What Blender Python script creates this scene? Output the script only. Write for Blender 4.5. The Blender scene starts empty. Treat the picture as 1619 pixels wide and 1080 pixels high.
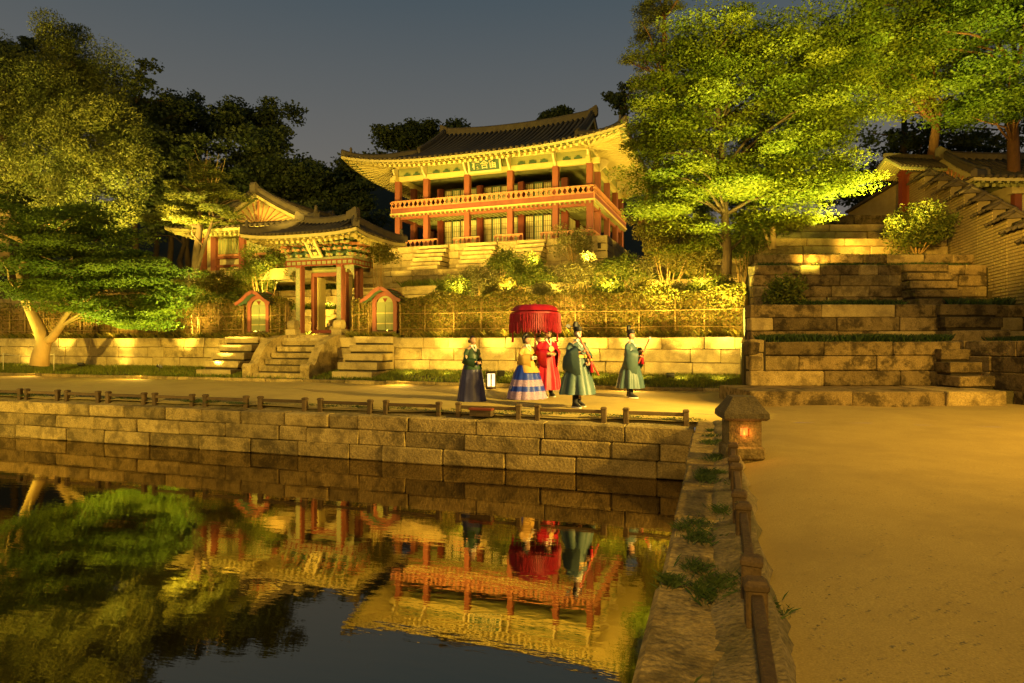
import bpy, bmesh, math, random
import numpy as np
from mathutils import Vector, Matrix

random.seed(7)
RNG = np.random.default_rng(7)
SC = bpy.context.scene
COL = SC.collection
rad = math.radians

# ------------------------------------------------------------------ camera
TH = rad(17.8)                      # the camera looks 17.8 degrees left of the pond's long side
CT, ST = math.cos(TH), math.sin(TH)
CAMZ = 1.5
F = 1000.0 / 1619.0                 # focal length in picture widths

def W(u, f, z=0.0):
    """u metres to the right, f metres ahead of the camera's standpoint -> world"""
    return Vector((CT * u - ST * f, ST * u + CT * f, z))

def PX(px, f, z):
    return W((px - 809.5) / 1000.0 * f, f, z)

def PXY(px, py, f):
    return PX(px, f, CAMZ + (540 - py) / 1000.0 * f)

def XY(px, Y):
    """X of the picture column px on the line Y = const"""
    p = (px - 809.5) / 1000.0
    f = Y / (CT + ST * p)
    return f * (CT * p - ST)

cam = bpy.data.cameras.new('camera')
cam.sensor_width = 36.0
cam.lens = 36.0 * F
cam.clip_start = 0.05
cam.clip_end = 2000
camo = bpy.data.objects.new('camera', cam)
COL.objects.link(camo)
camo.location = (0, 0, CAMZ)
camo.rotation_euler = (rad(90), 0, TH)
SC.camera = camo

# ------------------------------------------------------------------ world: dusk sky
wd = bpy.data.worlds.new('World')
SC.world = wd
wd.use_nodes = True
nt = wd.node_tree
nt.nodes.clear()
sky = nt.nodes.new('ShaderNodeTexSky')
sky.sky_type = 'NISHITA'
sky.sun_disc = False
sky.sun_elevation = rad(-2.5)
sky.sun_rotation = rad(200)
sky.air_density = 1.0
sky.dust_density = 2.5
sky.ozone_density = 1.0
bg = nt.nodes.new('ShaderNodeBackground')
bg.inputs['Strength'].default_value = 0.12
glow = nt.nodes.new('ShaderNodeBackground')      # city skyglow, warmer towards the horizon
tcw = nt.nodes.new('ShaderNodeTexCoord')
sxyz = nt.nodes.new('ShaderNodeSeparateXYZ')
nt.links.new(tcw.outputs['Generated'], sxyz.inputs[0])
ramp = nt.nodes.new('ShaderNodeValToRGB')
ramp.color_ramp.elements[0].position = 0.0
ramp.color_ramp.elements[0].color = (0.19, 0.165, 0.13, 1)
ramp.color_ramp.elements[1].position = 0.50
ramp.color_ramp.elements[1].color = (0.050, 0.076, 0.094, 1)
e_ = ramp.color_ramp.elements.new(0.24); e_.color = (0.145, 0.136, 0.122, 1)
nt.links.new(sxyz.outputs[2], ramp.inputs[0])
nt.links.new(ramp.outputs[0], glow.inputs['Color'])
glow.inputs['Strength'].default_value = 1.0
add = nt.nodes.new('ShaderNodeAddShader')
out = nt.nodes.new('ShaderNodeOutputWorld')
nt.links.new(sky.outputs[0], bg.inputs[0])
nt.links.new(bg.outputs[0], add.inputs[0])
nt.links.new(glow.outputs[0], add.inputs[1])
nt.links.new(add.outputs[0], out.inputs[0])

sun = bpy.data.lights.new('sun', 'SUN')          # the last of the twilight
sun.energy = 0.05
sun.angle = rad(15)
sun.color = (0.8, 0.86, 1.0)
suno = bpy.data.objects.new('sun', sun)
COL.objects.link(suno)
suno.rotation_euler = (rad(40), 0, rad(-20))

SC.view_settings.view_transform = 'Standard'
SC.view_settings.look = 'None'
SC.view_settings.exposure = 0.0
SC.view_settings.gamma = 1.0
SC.cycles.use_denoising = True
SC.cycles.max_bounces = 6
SC.cycles.diffuse_bounces = 3
SC.cycles.glossy_bounces = 3
SC.cycles.transmission_bounces = 4
SC.cycles.transparent_max_bounces = 4
SC.cycles.sample_clamp_indirect = 6.0
SC.cycles.use_light_tree = True

# ------------------------------------------------------------------ floodlights (the garden's night lighting) and added fill lamps
POW = 4.0               # overall strength of the night lighting
WARM = (1.0, 0.67, 0.14)
AMBER = (1.0, 0.565, 0.085)
GOLD = (1.0, 0.66, 0.115)
LIME = (1.0, 0.81, 0.13)

def spot(loc, target, power, color=WARM, angle=80, blend=0.8, radius=0.12):
    l = bpy.data.lights.new('flood_or_fill_beam', 'SPOT')
    l.energy = power * POW
    l.color = color
    l.spot_size = rad(angle)
    l.spot_blend = blend
    l.shadow_soft_size = radius
    o = bpy.data.objects.new('flood_or_fill_beam', l)
    COL.objects.link(o)
    o.location = loc
    d = Vector(target) - Vector(loc)
    o.rotation_euler = d.to_track_quat('-Z', 'Y').to_euler()
    return o

GX = -15.9          # the gate axis
def P3(px, f, z): return PX(px, f, z)
# washers on the grass strip, aimed at the retaining wall; FIX: the ones whose fixture shows
FIX = [('black floodlight on the lawn, right of the left maple', 252, 26.6, 0.22, P3(330, 28, 4.0)),
       ('black floodlight beside the right-hand gate stairs', 597, 23.8, 0.15, P3(640, 25.0, 2.5)),
       ('black floodlight on the lawn behind the paper lantern', 792, 21.6, 0.18, P3(790, 24.0, 1.0)),
       ('black floodlight on the lawn near the rightmost man', 1060, 20.6, 0.15, P3(1065, 22.0, 1.2)),
       ('tiny floodlight in the grass below the left maple crown', 128, 28.0, 0.25, P3(150, 29.0, 3.0))]
for px_, f_ in ((-40, 31.0), (20, 30.0), (180, 28.3), (335, 26.4), (640, 23.2), (700, 22.8), (800, 21.9), (880, 21.2), (940, 20.8), (1010, 20.4), (1075, 20.1), (1135, 19.8)):
    p = PX(px_, f_, 0.42)
    spot(p, (p.x + 0.1, 22.0, 0.95), 27, WARM, 130, 1.0, 0.15)
# up-lights in the left maple, the junipers and the conifer
spot(P3(150, 24.0, 0.4), P3(165, 25.6, 5.0), 620, LIME, 105, 0.9)
spot(P3(330, 24.6, 0.4), P3(235, 25.6, 4.4), 1700, LIME, 85, 0.9)
spot(P3(95, 25.2, 0.4), P3(62, 26.6, 1.3), 60, AMBER, 100, 0.9)
spot(P3(-40, 25.0, 0.4), P3(40, 27.0, 5.0), 450, LIME, 100, 0.9)
spot(P3(-60, 29.5, 4.8), P3(60, 33.5, 12.0), 2600, GOLD, 90, 0.9)
spot(P3(190, 29.2, 5.4), P3(110, 33.0, 11.5), 4600, GOLD, 105, 0.9)
spot(P3(262, 27.2, 5.0), P3(318, 29.0, 8.6), 1500, GOLD, 75, 0.9)
# hedge and gate
for px_ in (60, 180, 300, 700, 800, 900, 1000, 1100, 1165):
    x_ = XY(px_, 22.35)
    spot((x_, 22.0, 1.85), (x_, 23.0, 2.7), 34, GOLD, 140, 1.0)
spot((GX-0.5, 20.4, 1.9), (GX, 23.2, 5.3), 240, GOLD, 75, 0.9)
spot((GX+3.6, 20.8, 1.4), (GX+0.8, 23.4, 5.2), 260, GOLD, 75, 0.9)
spot((GX+2.2, 24.8, 2.0), (GX+0.5, 23.7, 5.6), 160, GOLD, 100, 0.9)
spot((GX-1.6, 24.0, 2.1), (GX-0.9, 25.6, 2.5), 110, GOLD, 140, 0.9)
spot((GX-1.8, 25.95, 3.3), (GX-0.6, 27.0, 3.6), 90, GOLD, 140, 0.9)
spot((GX-5.5, 25.0, 2.0), (GX-5, 27.5, 4.0), 420, LIME, 120, 0.9)
spot((GX-9.0, 24.8, 2.0), (GX-8.5, 28.5, 5.4), 500, GOLD, 110, 0.9)
for px_ in (40, 140, 240, 330, 680, 760, 840, 920, 1000, 1080, 1150):
    x_ = XY(px_, 20.25)
    spot((x_, 20.25, 0.4), (x_, 23.0, 2.85), 400, WARM, 46, 0.8)
# terrace shrubs
for px_, pw in ((700, 150), (770, 170), (850, 130), (920, 170), (1000, 190), (1060, 220), (1110, 180)):
    x_ = XY(px_, 24.1)
    spot((x_, 24.9, 2.9), (x_, 26.6, 4.2), pw*0.8, GOLD, 125, 0.9)
for px_, pw in ((640, 150), (720, 190), (800, 190), (880, 190), (960, 190), (1040, 190), (1110, 150)):
    x_ = XY(px_, 23.45)
    spot((x_, 23.45, 3.75), (x_, 27.2, 4.4), pw*0.8, GOLD, 130, 1.0)
for x_ in (GX-4, GX-8, GX-12):
    spot((x_, 23.6, 3.7), (x_, 27.2, 4.6), 150, GOLD, 130, 1.0)
# pavilion: fixtures on the terrace edge in front, and one at its right flank
Rp0 = Matrix.Rotation(TH - rad(20.0), 3, 'Z'); PO0 = W(-6.28, 35.0)
def PV(x, y, z): return PO0 + Rp0 @ Vector((x, y, z))
for x_, pw in ((-1.2, 620), (1.6, 620), (4.2, 620), (6.8, 620), (9.4, 660), (11.8, 620)):
    spot(PV(x_, -5.0, 4.9), PV(x_, 0.0, 9.9), pw*0.72, GOLD, 100, 0.9, 0.2)
for y_ in (0.5, 4.2, 8.0):
    spot(PV(13.6, y_, 6.3), PV(10.5, y_, 10.8), 230, GOLD, 110, 0.9, 0.2)
spot(PV(-3.4, 1.0, 6.0), PV(-0.5, 1.5, 11.0), 230, GOLD, 105, 0.9, 0.2)
for x_ in (2.9, 5.4, 7.9):
    spot(PV(x_, 0.9, 6.95), PV(x_, 1.6, 8.3), 14, WARM, 150, 1.0)
    spot(PV(x_, 0.7, 8.6), PV(x_, 1.5, 9.9), 10, WARM, 150, 1.0)
spot(P3(1032, 31.0, 9.0), P3(1046, 33.0, 15.5), 1500, GOLD, 46, 0.8)
# hall with the gable
spot(P3(470, 25.0, 7.2), P3(402, 30.5, 8.2), 600, GOLD, 60, 0.9)
spot(P3(430, 27.6, 4.6), P3(380, 31.0, 6.4), 200, GOLD, 90, 0.9)
# right maple and the trees beyond
spot(P3(1030, 20.4, 0.5), P3(1075, 23.6, 11.0), 2600, LIME, 52, 0.6, 0.2)
spot(P3(1150, 19.8, 0.5), P3(1165, 23.0, 11.5), 2600, LIME, 56, 0.6, 0.2)
spot(P3(1310, 19.3, 2.8), P3(1230, 22.6, 11.5), 2400, LIME, 62, 0.6, 0.2)
spot(P3(1330, 21.4, 4.2), P3(1390, 26.0, 14.0), 3200, LIME, 70, 0.7, 0.2)
spot(P3(1370, 21.4, 4.2), P3(1535, 25.5, 13.5), 2600, GOLD, 55, 0.7, 0.2)
spot(P3(1350, 22.9, 4.8), P3(1450, 27.0, 7.0), 150, AMBER, 110, 0.9, 0.2)
spot(P3(1290, 21.4, 4.2), P3(1300, 26.0, 5.6), 110, AMBER, 120, 0.9, 0.2)
spot(W(9.5, 13.5, 5.0), P3(1545, 22.5, 5.6), 1500, AMBER, 42, 1.0, 0.2)
spot(W(9.0, 7.0, 5.0), P3(1205, 23.5, 10.5), 9000, LIME, 38, 0.7, 0.25)  # unseen front fill, added to light the maple evenly
spot(W(12.0, 8.0, 5.5), P3(1455, 27.0, 16.5), 10000, LIME, 34, 0.7, 0.25)  # added front fill for the trees behind, no fixture
# lamps out of frame: for the walkers and the yard, then added warm fills
spot(W(9.6, 9.0, 4.2), W(1.0, 16.0, 0.6), 5200, WARM, 38, 0.7, 0.12)
spot(W(14.0, 5.0, 6.0), W(6.5, 11.5, 0.0), 2600, AMBER, 100, 1.0, 0.25)
spot(W(-3, -9.0, 7.0), W(0.0, 14.0, 0.5), 2100, AMBER, 110, 1.0, 0.4)  # added fill from behind the camera; also lights the pond wall
spot(W(-22, -4.0, 8.0), W(-16.0, 30.0, 9.5), 12500, GOLD, 90, 1.0, 0.4)  # added broad fill for the hill and the left trees
spot(W(9.0, -4.0, 5.0), W(4.6, 5.5, 0.0), 160, AMBER, 100, 1.0, 0.3)  # added fill for the near sand
# unseen low lamps added to stand in for wall-wash spill on the path
for px_ in (60, 230, 640, 760, 880, 1000):
    x_ = XY(px_, 20.0)
    spot((x_, 20.0, 0.42), (x_-0.2, 16.5, 0.0), 62, AMBER, 140, 1.0, 0.1)


# ------------------------------------------------------------------ mesh helpers
MW = {}     # root object name -> inverse world matrix

def link(o, parent=None):
    COL.objects.link(o)
    if parent is not None:
        o.parent = parent
    return o

def root_inv(parent):
    p = parent
    while p.parent is not None:
        p = p.parent
    return MW.get(p.name)

def thing(name, label, cat, loc=(0, 0, 0), rz=0.0, group=None):
    o = bpy.data.objects.new(name, None)
    COL.objects.link(o)
    o.empty_display_size = 0.3
    o.location = loc
    o.rotation_euler = (0, 0, rz)
    MW[o.name] = (Matrix.Translation(Vector(loc)) @ Matrix.Rotation(rz, 4, 'Z')).inverted()
    return tag(o, label, cat, group, 'thing')

def tag(o, label=None, cat=None, group=None, kind=None):
    if label: o['label'] = label
    if cat: o['category'] = cat
    if group: o['group'] = group
    if kind: o['kind'] = kind
    return o

class MB:
    def __init__(s):
        s.v = []; s.f = []
    def add(s, vs, fs):
        b = len(s.v)
        s.v.extend([tuple(p) for p in vs])
        s.f.extend([tuple(i + b for i in q) for q in fs])
        return s
    def box(s, x0, x1, y0, y1, z0, z1):
        return s.add([(x0,y0,z0),(x1,y0,z0),(x1,y1,z0),(x0,y1,z0),(x0,y0,z1),(x1,y0,z1),(x1,y1,z1),(x0,y1,z1)],
                     [(0,3,2,1),(4,5,6,7),(0,1,5,4),(1,2,6,5),(2,3,7,6),(3,0,4,7)])
    def bar(s, p0, p1, w, h, up=(0,0,1)):
        p0 = Vector(p0); p1 = Vector(p1)
        d = (p1 - p0).normalized()
        side = d.cross(Vector(up))
        if side.length < 1e-4: side = d.cross(Vector((1,0,0)))
        side.normalize()
        u = side.cross(d).normalized()
        a = side * w / 2; b = u * h / 2
        return s.add([p0-a-b, p0+a-b, p0+a+b, p0-a+b, p1-a-b, p1+a-b, p1+a+b, p1-a+b],
                     [(0,3,2,1),(4,5,6,7),(0,1,5,4),(1,2,6,5),(2,3,7,6),(3,0,4,7)])
    def tube(s, pts, rads, n=8, cap=True):
        pts = [Vector(p) for p in pts]
        if not hasattr(rads, '__len__'): rads = [rads] * len(pts)
        rings = []
        prev = None
        for i, p in enumerate(pts):
            d = (pts[min(i+1, len(pts)-1)] - pts[max(i-1, 0)])
            if d.length < 1e-9: d = Vector((0,0,1))
            d.normalize()
            if prev is None:
                a = d.cross(Vector((0,0,1)))
                if a.length < 1e-3: a = d.cross(Vector((1,0,0)))
            else:
                a = prev - d * prev.dot(d)
            a.normalize(); prev = a
            b = d.cross(a)
            rings.append([p + (a*math.cos(2*math.pi*k/n) + b*math.sin(2*math.pi*k/n)) * rads[i] for k in range(n)])
        return s.loft(rings, True, cap)
    def loft(s, rings, closed=True, cap=True):
        n = len(rings[0])
        vs = [p for r in rings for p in r]
        fs = []
        for i in range(len(rings)-1):
            for k in range(n if closed else n-1):
                k2 = (k+1) % n
                fs.append((i*n+k, i*n+k2, (i+1)*n+k2, (i+1)*n+k))
        if cap and closed:
            fs.append(tuple(reversed(range(n))))
            fs.append(tuple((len(rings)-1)*n + k for k in range(n)))
        return s.add(vs, fs)
    def lathe(s, prof, c=(0,0,0), n=16, cap=True):
        c = Vector(c)
        rings = [[c + Vector((r*math.cos(2*math.pi*k/n), r*math.sin(2*math.pi*k/n), z)) for k in range(n)] for r, z in prof]
        return s.loft(rings, True, cap)
    def build(s, name, mat, parent=None, world=False, smooth=False, bevel=0.0):
        vs = s.v
        if world and parent is not None:
            m = root_inv(parent)
            if m is not None: vs = [tuple(m @ Vector(p)) for p in vs]
        me = bpy.data.meshes.new(name)
        me.from_pydata(vs, [], s.f)
        if bevel > 0:
            bm = bmesh.new(); bm.from_mesh(me)
            bmesh.ops.bevel(bm, geom=bm.edges[:], offset=bevel, segments=1, affect='EDGES', clamp_overlap=True)
            bm.to_mesh(me); bm.free()
        me.materials.append(mat)
        if smooth:
            me.polygons.foreach_set('use_smooth', [True]*len(me.polygons))
        me.update()
        o = bpy.data.objects.new(name, me)
        return link(o, parent)

def B(name, mat, parent, x0, x1, y0, y1, z0, z1, bevel=0.0):
    return MB().box(x0, x1, y0, y1, z0, z1).build(name, mat, parent, bevel=bevel)

def np_mesh(name, verts, faces, mat, parent=None, world=False, tint=None, smooth=False):
    """verts (N,3), faces (M,k) arrays"""
    verts = np.asarray(verts, dtype=np.float32)
    if world and parent is not None:
        m = root_inv(parent)
        if m is not None:
            A = np.array(m)
            verts = (verts @ A[:3, :3].T + A[:3, 3]).astype(np.float32)
    faces = np.asarray(faces, dtype=np.int32)
    k = faces.shape[1]
    me = bpy.data.meshes.new(name)
    me.vertices.add(len(verts)); me.vertices.foreach_set('co', verts.ravel())
    me.loops.add(faces.size); me.loops.foreach_set('vertex_index', faces.ravel())
    me.polygons.add(len(faces))
    me.polygons.foreach_set('loop_start', np.arange(0, faces.size, k, dtype=np.int32))
    if smooth: me.polygons.foreach_set('use_smooth', np.ones(len(faces), dtype=bool))
    if tint is not None:
        at = me.attributes.new('tint', 'FLOAT', 'FACE')
        at.data.foreach_set('value', np.asarray(tint, dtype=np.float32))
    me.materials.append(mat)
    me.update(calc_edges=True)
    o = bpy.data.objects.new(name, me)
    return link(o, parent)

# ------------------------------------------------------------------ materials
def new_mat(name):
    m = bpy.data.materials.new(name)
    m.use_nodes = True
    t = m.node_tree
    b = t.nodes['Principled BSDF']
    return m, t, b

def rgb(c): return (c[0], c[1], c[2], 1.0)

def mat(name, c1, c2=None, scale=4.0, rough=0.7, bump=0.0, bscale=None, rnd=0.0, stain=None, stain_scale=1.2, stain_amt=0.5,
        spec=0.3, stretch=(1,1,1), detail=6.0, metal=0.0, fine=0.0, fmul=14, warm=True):
    m, t, b = new_mat(name)
    N = t.nodes.new; L = t.links.new
    b.inputs['Roughness'].default_value = rough
    b.inputs['Specular IOR Level'].default_value = spec
    b.inputs['Metallic'].default_value = metal
    if c2 is None: c2 = tuple(x*0.8 for x in c1)
    if warm:        # warm light cast put into the colours; less blue offsets the grey sky
        c1, c2 = [(c[0], c[1]*0.95, c[2]*0.55) for c in (c1, c2)]
        if stain is not None: stain = (stain[0], stain[1]*0.95, stain[2]*0.6)
    tc = N('ShaderNodeTexCoord')
    mp = N('ShaderNodeMapping'); mp.inputs['Scale'].default_value = stretch
    L(tc.outputs['Object'], mp.inputs[0])
    oi = N('ShaderNodeObjectInfo')
    off = N('ShaderNodeVectorMath'); off.operation = 'SCALE'; off.inputs['Scale'].default_value = 37.0 if rnd > 0 else 0.0
    cmb = N('ShaderNodeCombineXYZ'); L(oi.outputs['Random'], cmb.inputs[0]); L(oi.outputs['Random'], cmb.inputs[1])
    L(cmb.outputs[0], off.inputs[0])
    sm = N('ShaderNodeVectorMath'); sm.operation = 'ADD'
    L(mp.outputs[0], sm.inputs[0]); L(off.outputs[0], sm.inputs[1])
    vec = sm.outputs[0]
    n1 = N('ShaderNodeTexNoise'); n1.inputs['Scale'].default_value = scale; n1.inputs['Detail'].default_value = detail
    n1.inputs['Roughness'].default_value = 0.65
    L(vec, n1.inputs['Vector'])
    rp = N('ShaderNodeMapRange'); rp.inputs[1].default_value = 0.3; rp.inputs[2].default_value = 0.7
    L(n1.outputs['Fac'], rp.inputs[0])
    mx = N('ShaderNodeMix'); mx.data_type = 'RGBA'
    mx.inputs[6].default_value = rgb(c1); mx.inputs[7].default_value = rgb(c2)
    L(rp.outputs[0], mx.inputs[0])
    colr = mx.outputs[2]
    if fine > 0:
        nf = N('ShaderNodeTexNoise'); nf.inputs['Scale'].default_value = scale * fmul; nf.inputs['Detail'].default_value = 3
        L(vec, nf.inputs['Vector'])
        mr = N('ShaderNodeMapRange'); mr.inputs[1].default_value = 0.3; mr.inputs[2].default_value = 0.7
        mr.inputs[3].default_value = 1.0 - fine; mr.inputs[4].default_value = 1.0 + fine
        L(nf.outputs['Fac'], mr.inputs[0])
        mm = N('ShaderNodeVectorMath'); mm.operation = 'SCALE'
        L(colr, mm.inputs[0]); L(mr.outputs[0], mm.inputs['Scale'])
        colr = mm.outputs[0]
    if stain is not None:
        n2 = N('ShaderNodeTexNoise'); n2.inputs['Scale'].default_value = stain_scale; n2.inputs['Detail'].default_value = 8
        n2.inputs['Roughness'].default_value = 0.7
        L(vec, n2.inputs['Vector'])
        r2 = N('ShaderNodeMapRange'); r2.inputs[1].default_value = 0.47; r2.inputs[2].default_value = 0.60
        r2.inputs[3].default_value = 0; r2.inputs[4].default_value = stain_amt
        L(n2.outputs['Fac'], r2.inputs[0])
        m2 = N('ShaderNodeMix'); m2.data_type = 'RGBA'
        L(r2.outputs[0], m2.inputs[0]); L(colr, m2.inputs[6]); m2.inputs[7].default_value = rgb(stain)
        colr = m2.outputs[2]
    if rnd > 0:
        hs = N('ShaderNodeMapRange'); hs.inputs[3].default_value = 1 - rnd; hs.inputs[4].default_value = 1 + rnd
        L(oi.outputs['Random'], hs.inputs[0])
        sc = N('ShaderNodeVectorMath'); sc.operation = 'SCALE'
        L(colr, sc.inputs[0]); L(hs.outputs[0], sc.inputs['Scale'])
        colr = sc.outputs[0]
    L(colr, b.inputs['Base Color'])
    if bump > 0:
        nb = N('ShaderNodeTexNoise'); nb.inputs['Scale'].default_value = bscale or scale*6; nb.inputs['Detail'].default_value = 5
        L(vec, nb.inputs['Vector'])
        bp = N('ShaderNodeBump'); bp.inputs['Strength'].default_value = bump; bp.inputs['Distance'].default_value = 0.03
        L(nb.outputs['Fac'], bp.inputs['Height']); L(bp.outputs[0], b.inputs['Normal'])
    return m

def leaf_mat(name, c1, c2, trans=0.35):
    m, t, b = new_mat(name)
    N = t.nodes.new; L = t.links.new
    at = N('ShaderNodeAttribute'); at.attribute_name = 'tint'
    mx = N('ShaderNodeMix'); mx.data_type = 'RGBA'
    mx.inputs[6].default_value = rgb(c1); mx.inputs[7].default_value = rgb(c2)
    L(at.outputs['Fac'], mx.inputs[0])
    L(mx.outputs[2], b.inputs['Base Color'])
    b.inputs['Roughness'].default_value = 0.55
    b.inputs['Specular IOR Level'].default_value = 0.25
    tr = N('ShaderNodeBsdfTranslucent'); L(mx.outputs[2], tr.inputs['Color'])
    ms = N('ShaderNodeMixShader'); ms.inputs[0].default_value = trans
    L(b.outputs[0], ms.inputs[1]); L(tr.outputs[0], ms.inputs[2])
    L(ms.outputs[0], t.nodes['Material Output'].inputs[0])
    return m

def glow_mat(name, col, strength):
    m, t, b = new_mat(name)
    b.inputs['Base Color'].default_value = rgb(col)
    b.inputs['Emission Color'].default_value = rgb(col)
    b.inputs['Emission Strength'].default_value = strength
    return m

STONE = mat('granite', (0.40,0.315,0.17), (0.29,0.225,0.115), 3.0, 0.85, 0.7, 22, rnd=0.28, stain=(0.095,0.072,0.034), stain_scale=2.1, stain_amt=0.7, fine=0.32)
STONE_L = mat('granite_clean', (0.46,0.375,0.22), (0.37,0.295,0.165), 3.0, 0.8, 0.35, 26, rnd=0.16, stain=(0.17,0.13,0.075), stain_scale=1.7, stain_amt=0.6, fine=0.22)
STONE_D = mat('granite_mossy', (0.34,0.265,0.14), (0.235,0.18,0.09), 2.5, 0.9, 0.8, 20, rnd=0.34, stain=(0.06,0.048,0.022), stain_scale=2.3, stain_amt=0.68, fine=0.35)
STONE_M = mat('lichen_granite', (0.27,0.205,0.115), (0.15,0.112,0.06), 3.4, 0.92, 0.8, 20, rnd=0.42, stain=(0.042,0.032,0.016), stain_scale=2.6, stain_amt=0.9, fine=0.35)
DARK_FILL = mat('dark_joint_and_tread_shade', (0.05,0.042,0.03), (0.03,0.025,0.018), 6, 0.95, 0.3)  # wall joints, and the painted shade under stair treads
SAND = mat('decomposed_granite_sand', (0.40,0.315,0.135), (0.35,0.27,0.112), 1.6, 0.95, 0.10, 160, stain=(0.29,0.222,0.09), stain_scale=0.55, stain_amt=0.6, fine=0.20, fmul=55)
SOIL = mat('garden_soil', (0.10,0.085,0.045), (0.06,0.06,0.025), 3, 0.95, 0.6, 14, fine=0.3)
VERGE = mat('stone_verge_earth', (0.26,0.215,0.15), (0.17,0.14,0.09), 2.2, 0.95, 0.7, 30, stain=(0.07,0.07,0.035), stain_scale=1.4, stain_amt=0.7, fine=0.3)
HILL = mat('hill_litter', (0.035,0.035,0.018), (0.02,0.024,0.012), 1.2, 0.95, 0.5, 5)
RED = mat('red_lacquer', (0.29,0.098,0.075), (0.21,0.07,0.052), 5, 0.55, 0.1, stretch=(1,1,0.3))
RED_D = mat('dark_red_lacquer', (0.21,0.045,0.028), (0.15,0.033,0.02), 5, 0.6, 0.1, stretch=(1,1,0.3))
PINK = mat('faded_red_rail', (0.60,0.30,0.20), (0.50,0.22,0.14), 6, 0.6, 0.1)
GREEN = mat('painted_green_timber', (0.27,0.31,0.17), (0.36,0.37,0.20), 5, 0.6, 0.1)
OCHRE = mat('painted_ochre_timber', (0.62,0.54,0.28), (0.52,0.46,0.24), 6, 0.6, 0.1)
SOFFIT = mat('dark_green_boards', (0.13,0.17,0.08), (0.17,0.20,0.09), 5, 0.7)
TEAL = mat('dark_teal_paint', (0.05,0.10,0.08), (0.07,0.14,0.09), 9, 0.6)
CREAM = mat('cream_plaster', (0.66,0.60,0.44), (0.55,0.49,0.36), 4, 0.8, 0.15, 20)
TILE = mat('grey_roof_tile', (0.10,0.082,0.064), (0.05,0.042,0.034), 5, 0.75, 0.35, 18, rnd=0.22, fine=0.2)
PLASTER = mat('ridge_plaster', (0.145,0.122,0.095), (0.085,0.07,0.054), 2.5, 0.9, 0.3, 14, stain=(0.10,0.09,0.08), stain_amt=0.7)
PAPER = mat('door_paper', (0.56,0.52,0.38), (0.48,0.44,0.32), 3, 0.9)
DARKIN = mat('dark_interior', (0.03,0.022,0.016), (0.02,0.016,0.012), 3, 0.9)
WOOD = mat('weathered_brown_wood', (0.115,0.078,0.045), (0.07,0.047,0.027), 5, 0.75, 0.35, 30, rnd=0.2, stretch=(1,1,1), fine=0.2)
BAMBOO = mat('dry_bamboo', (0.42,0.30,0.12), (0.30,0.20,0.075), 8, 0.6, 0.2, rnd=0.1)
BRANCH = mat('dry_brushwood', (0.40,0.27,0.12), (0.26,0.17,0.07), 8, 0.9, 0.3)
BARK = mat('tree_bark', (0.085,0.060,0.04), (0.045,0.032,0.021), 5, 0.95, 0.9, 18, stretch=(1,1,0.25))
BARK_P = mat('pale_maple_bark', (0.40,0.30,0.17), (0.30,0.22,0.12), 4, 0.9, 0.5, 14, stretch=(1,1,0.4))
BARK_R = mat('red_pine_bark', (0.17,0.085,0.045), (0.10,0.055,0.032), 5, 0.95, 0.9, 12, stretch=(1,1,0.4))
METAL = mat('black_metal', (0.02,0.02,0.02), (0.03,0.03,0.03), 9, 0.4, spec=0.5)
WHITE = mat('white_paint', (0.7,0.68,0.6), (0.6,0.58,0.5), 5, 0.6)
BRICK = mat('yellow_grey_brick', (0.40,0.33,0.19), (0.31,0.25,0.14), 4, 0.9, 0.4, 30, rnd=0.18, fine=0.15)
BRICK_J = mat('pale_brick_mortar', (0.20,0.165,0.10), (0.16,0.13,0.08), 6, 0.95, 0.3)
GLOWP = glow_mat('lit_lantern_paper', (1.0,0.80,0.42), 1.8)
FLAME = glow_mat('candle_glow', (1.0,0.17,0.025), 1.6)
LENS = glow_mat('lit_lamp_lens', (1.0,0.72,0.28), 6.0)

LF_MAPLE = leaf_mat('maple_leaf', (0.080,0.135,0.009), (0.20,0.205,0.013), 0.45)
LF_MAPLE2 = leaf_mat('maple_leaf_dark', (0.048,0.100,0.009), (0.125,0.165,0.012), 0.42)
LF_GOLD = leaf_mat('yellowing_leaf', (0.120,0.130,0.018), (0.22,0.175,0.024), 0.42)
LF_JUN = leaf_mat('juniper_leaf', (0.050,0.078,0.012), (0.115,0.118,0.017), 0.3)
LF_PINE = leaf_mat('pine_needles', (0.060,0.085,0.012), (0.150,0.150,0.018), 0.25)
LF_DARK = leaf_mat('hill_tree_leaf', (0.032,0.055,0.013), (0.075,0.092,0.022), 0.3)
LF_BUSH = leaf_mat('shrub_leaf', (0.085,0.135,0.014), (0.20,0.205,0.024), 0.4)
LF_PALE = leaf_mat('pale_shrub_leaf', (0.16,0.165,0.040), (0.30,0.26,0.070), 0.4)
LF_IVY = leaf_mat('hedge_leaf', (0.105,0.125,0.015), (0.32,0.235,0.030), 0.35)
LF_GRASS = leaf_mat('grass_blade', (0.10,0.155,0.016), (0.24,0.235,0.026), 0.4)
LF_GRASSD = leaf_mat('dark_grass_blade', (0.035,0.075,0.016), (0.075,0.105,0.022), 0.3)

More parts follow.
